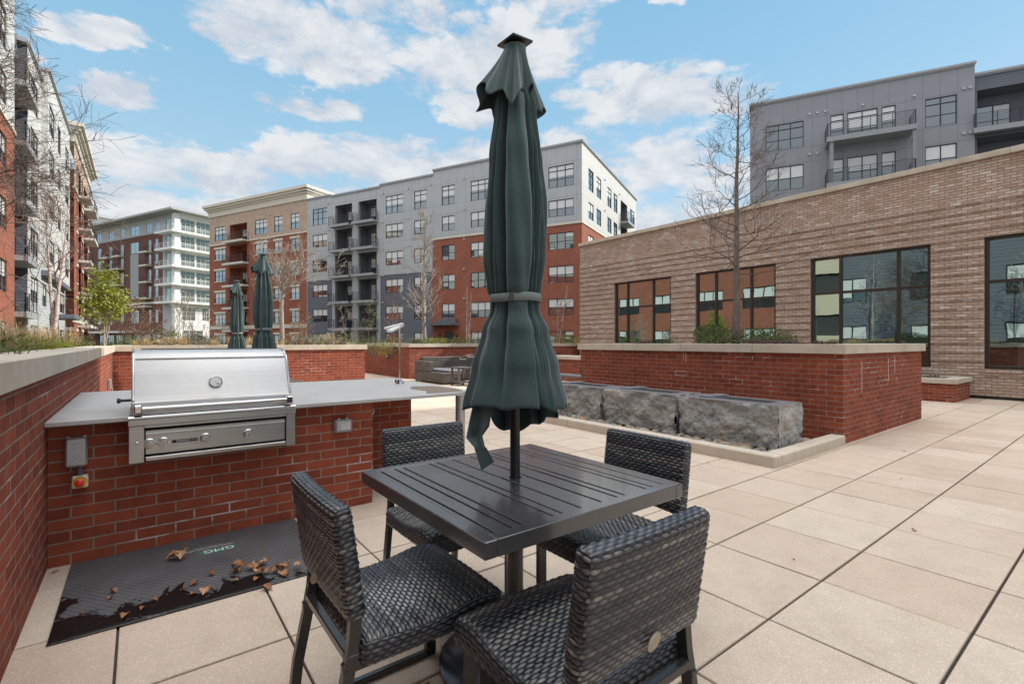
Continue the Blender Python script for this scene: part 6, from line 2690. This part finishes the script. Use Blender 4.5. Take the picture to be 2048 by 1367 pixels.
bare_tree((x, y), -.1, 7.2, .5, 16, 2.1, .13, 'spreading bare tree with pale branches in front of the red and tan block', 61, bark=M_pale, twig=M_twigp, top=False, fork=4.1, depth=3, kids=(3, 4), minr=.008, el=(.35, 1.25), up=.10)
x, y = at(606, 20)
bare_tree((x, y), -.1, 2.8, .2, 9, .7, .02, 'small shrub tree with rusty green leaves near the slate wall', 62, stems=3, depth=1, leaf=(F_brown, 3, .07, .09), twig=M_twigr)
x, y = at(736, 24)
bare_tree((x, y), -.1, 3.2, .3, 12, .8, .03, 'small olive leaved tree in front of the slate balconies', 63, depth=2, kids=(2, 4), leaf=(F_olive, 2, .09, .10), minr=.006)
x, y = at(848, 32)
bare_tree((x, y), -.1, 10.0, .22, 34, 1.9, .17, 'tall narrow bare tree in front of the slate and red walls', 64, bark=M_pale, twig=M_twigp, depth=2, kids=(3, 5), minr=.009, el=(.1, .8), up=.15)
x, y = at(787, 28)
bare_tree((x, y), -.1, 3.9, .2, 12, 1.2, .05, 'small bare tree beside the lamp pole, before the slate wall', 65, twig=M_twigr, depth=2, kids=(3, 4), minr=.007, el=(.3, 1.1))
x, y = at(690, 25)
bare_tree((x, y), -.1, 3.3, .2, 10, 1.0, .03, 'small bare tree left of the olive leaved one', 66, twig=M_twigp, depth=2, kids=(3, 4), minr=.006, el=(.3, 1.1))
x, y = at(936, 24)
bare_tree((x, y), -.1, 4.2, .25, 9, .9, .035, 'thin white birch clump against the red wall, left of the umbrella', 67, bark=M_birch, twig=M_twigr, stems=3, depth=2, kids=(3, 4), minr=.005, el=(.7, 1.3))
x, y = at(1112, 26)
bare_tree((x, y), -.1, 4.4, .25, 10, 1.0, .035, 'thin bare tree against the red wall, right of the umbrella', 68, bark=M_birch, twig=M_twigr, stems=2, depth=2, kids=(3, 4), minr=.006, el=(.7, 1.3))
# shrubs standing beyond the planters
x, y = at(333, 15.5)
shrub((x, y), .6, .75, 1.3, F_green, 2600, .07, 'upright green yew bush beyond the back planter', 71, asp=.25)
x, y = at(262, 15)
shrub((x, y), .75, 1.3, .8, F_green, 1500, .06, 'rounded low green bush left of the upright yew', 72)
x, y = at(402, 15)
shrub((x, y), .85, 1.1, .85, F_dark, 1600, .06, 'dark green bush in front of the white corner wall', 73)
G_ = 'low evergreen shrubs on the far planter'
places = ['left end of the row', 'second from the left', 'third from the left', 'below the lamp heads', 'right of the lamp pole', 'under the entrance canopy', 'left of the nearest umbrella', 'behind the umbrella skirt', 'right of the nearest umbrella', 'beside the clubhouse corner']
for k, (u, d, w_, h_, mt) in enumerate([(655, 16, 1.3, .42, F_green), (700, 17, 1.5, .40, F_green), (745, 17.5, 1.4, .42, F_green), (780, 18, 1.3, .42, F_lime), (826, 19, 1.5, .40, F_green), (872, 20, 1.5, .36, F_lime), (920, 20, 1.6, .36, F_green), (960, 21, 1.8, .46, F_green), (1120, 23, 2.0, .55, F_lime), (1148, 23, 1.4, .50, F_lime)]):
    x, y = at(u, d)
    inb = (x < -15 and 5.5 < y < 12)
    z = 1.16 if inb else .78
    shrub((x, y), z, w_, h_ + (0 if inb else .42), mt, 900, .055, 'low evergreen shrub on the far planter, ' + places[k], 80 + k, G_, up=.3)
# perennials in the planter behind the grill
pl2 = ['near the corner', 'left of the umbrellas', 'right beside the umbrellas', 'middle of the right half', 'toward its right end', 'at its right end']
for k, (yy, hh, mt, sz) in enumerate([(-1.9, .25, F_straw, .05), (-1.25, .22, F_brown, .04), (.65, .42, F_brown, .05), (1.05, .38, F_olive, .05), (1.45, .40, F_straw, .05), (1.85, .30, F_olive, .05)]):
    shrub((-11.75, yy), 1.17, .62, hh, mt, 330, sz, 'dried perennial in the back planter, ' + pl2[k], 100 + k, 'dried perennials in the planter behind the grill', cat='plant', name='dried_perennial', stems=26, twig=M_twigp, up=1.0)
blades((-12.5, -11.5, -2.6, 2.0), 1.17, 2600, .32, 111, F_straw, 'dry_grass', 'thin straw coloured grass in the planter behind the grill')
# left planter: straw grass, low conifers, seed heads
blades((-10.8, -3.4, -4.9, -3.2), 1.16, 9000, .42, 112, F_straw, 'dry_grass', 'tawny ornamental grass along the left planter wall')
blades((-10.5, -6.5, -3.7, -3.1), 1.16, 2400, .20, 113, F_lime, 'green_grass', 'short green grass at the foot of the birch')
lp = ['nearest the camera', 'second from the camera', 'middle of the row', 'just before the birch', 'past the birch']
for k, (x, y, w_, h_, mt) in enumerate([(-2.9, -3.35, .8, .20, F_green), (-3.9, -3.4, .9, .22, F_green), (-5.2, -3.45, 1.0, .24, F_lime), (-8.2, -3.5, 1.0, .30, F_green), (-10.0, -3.4, 1.1, .30, F_green)]):
    shrub((x, y), 1.16, w_, h_, mt, 900, .045, 'low green conifer in the left planter, ' + lp[k], 120 + k, 'low conifers in the left planter', asp=.25)
# right planter
rp = ['left of the tree trunk', 'right behind the tree trunk', 'close by the tree trunk', 'at the left end', 'right of the tree trunk']
for k, (x, y, w_, h_, mt, n) in enumerate([(-4.15, 6.7, 1.0, .48, F_green, 2600), (-3.35, 7.2, 1.1, .42, F_green, 2200), (-3.8, 6.1, .8, .26, F_green, 1200), (-5.2, 6.3, .9, .14, F_dark, 700), (-2.95, 6.3, .9, .20, F_green, 900)]):
    shrub((x, y), 1.2, w_, h_, mt, n, .055, 'green juniper in the large planter, ' + rp[k], 130 + k, 'junipers in the large planter', asp=.22, up=.4)
hp = ['left of the junipers', 'right of the junipers', 'midway to the right corner', 'nearest the right corner']
for k, (x, y, w_, h_) in enumerate([(-5.0, 5.5, .6, .12), (-2.75, 5.6, .7, .16), (-2.35, 5.7, .6, .14), (-1.95, 5.8, .5, .10)]):
    shrub((x, y), 1.21, w_, h_, F_heath, 500, .04, 'brown purple heather in the large planter, ' + hp[k], 140 + k, 'heathers in the large planter', up=1.0)
shrub((-2.9, 12.35), .44, 1.3, .34, F_dark, 1500, .05, 'dark green shrub in the low planter against the clubhouse', 150, asp=.3)
shrub((-2.0, 12.35), .44, .5, .10, F_brown, 160, .05, 'withered plant at the right end of the low planter', 151)
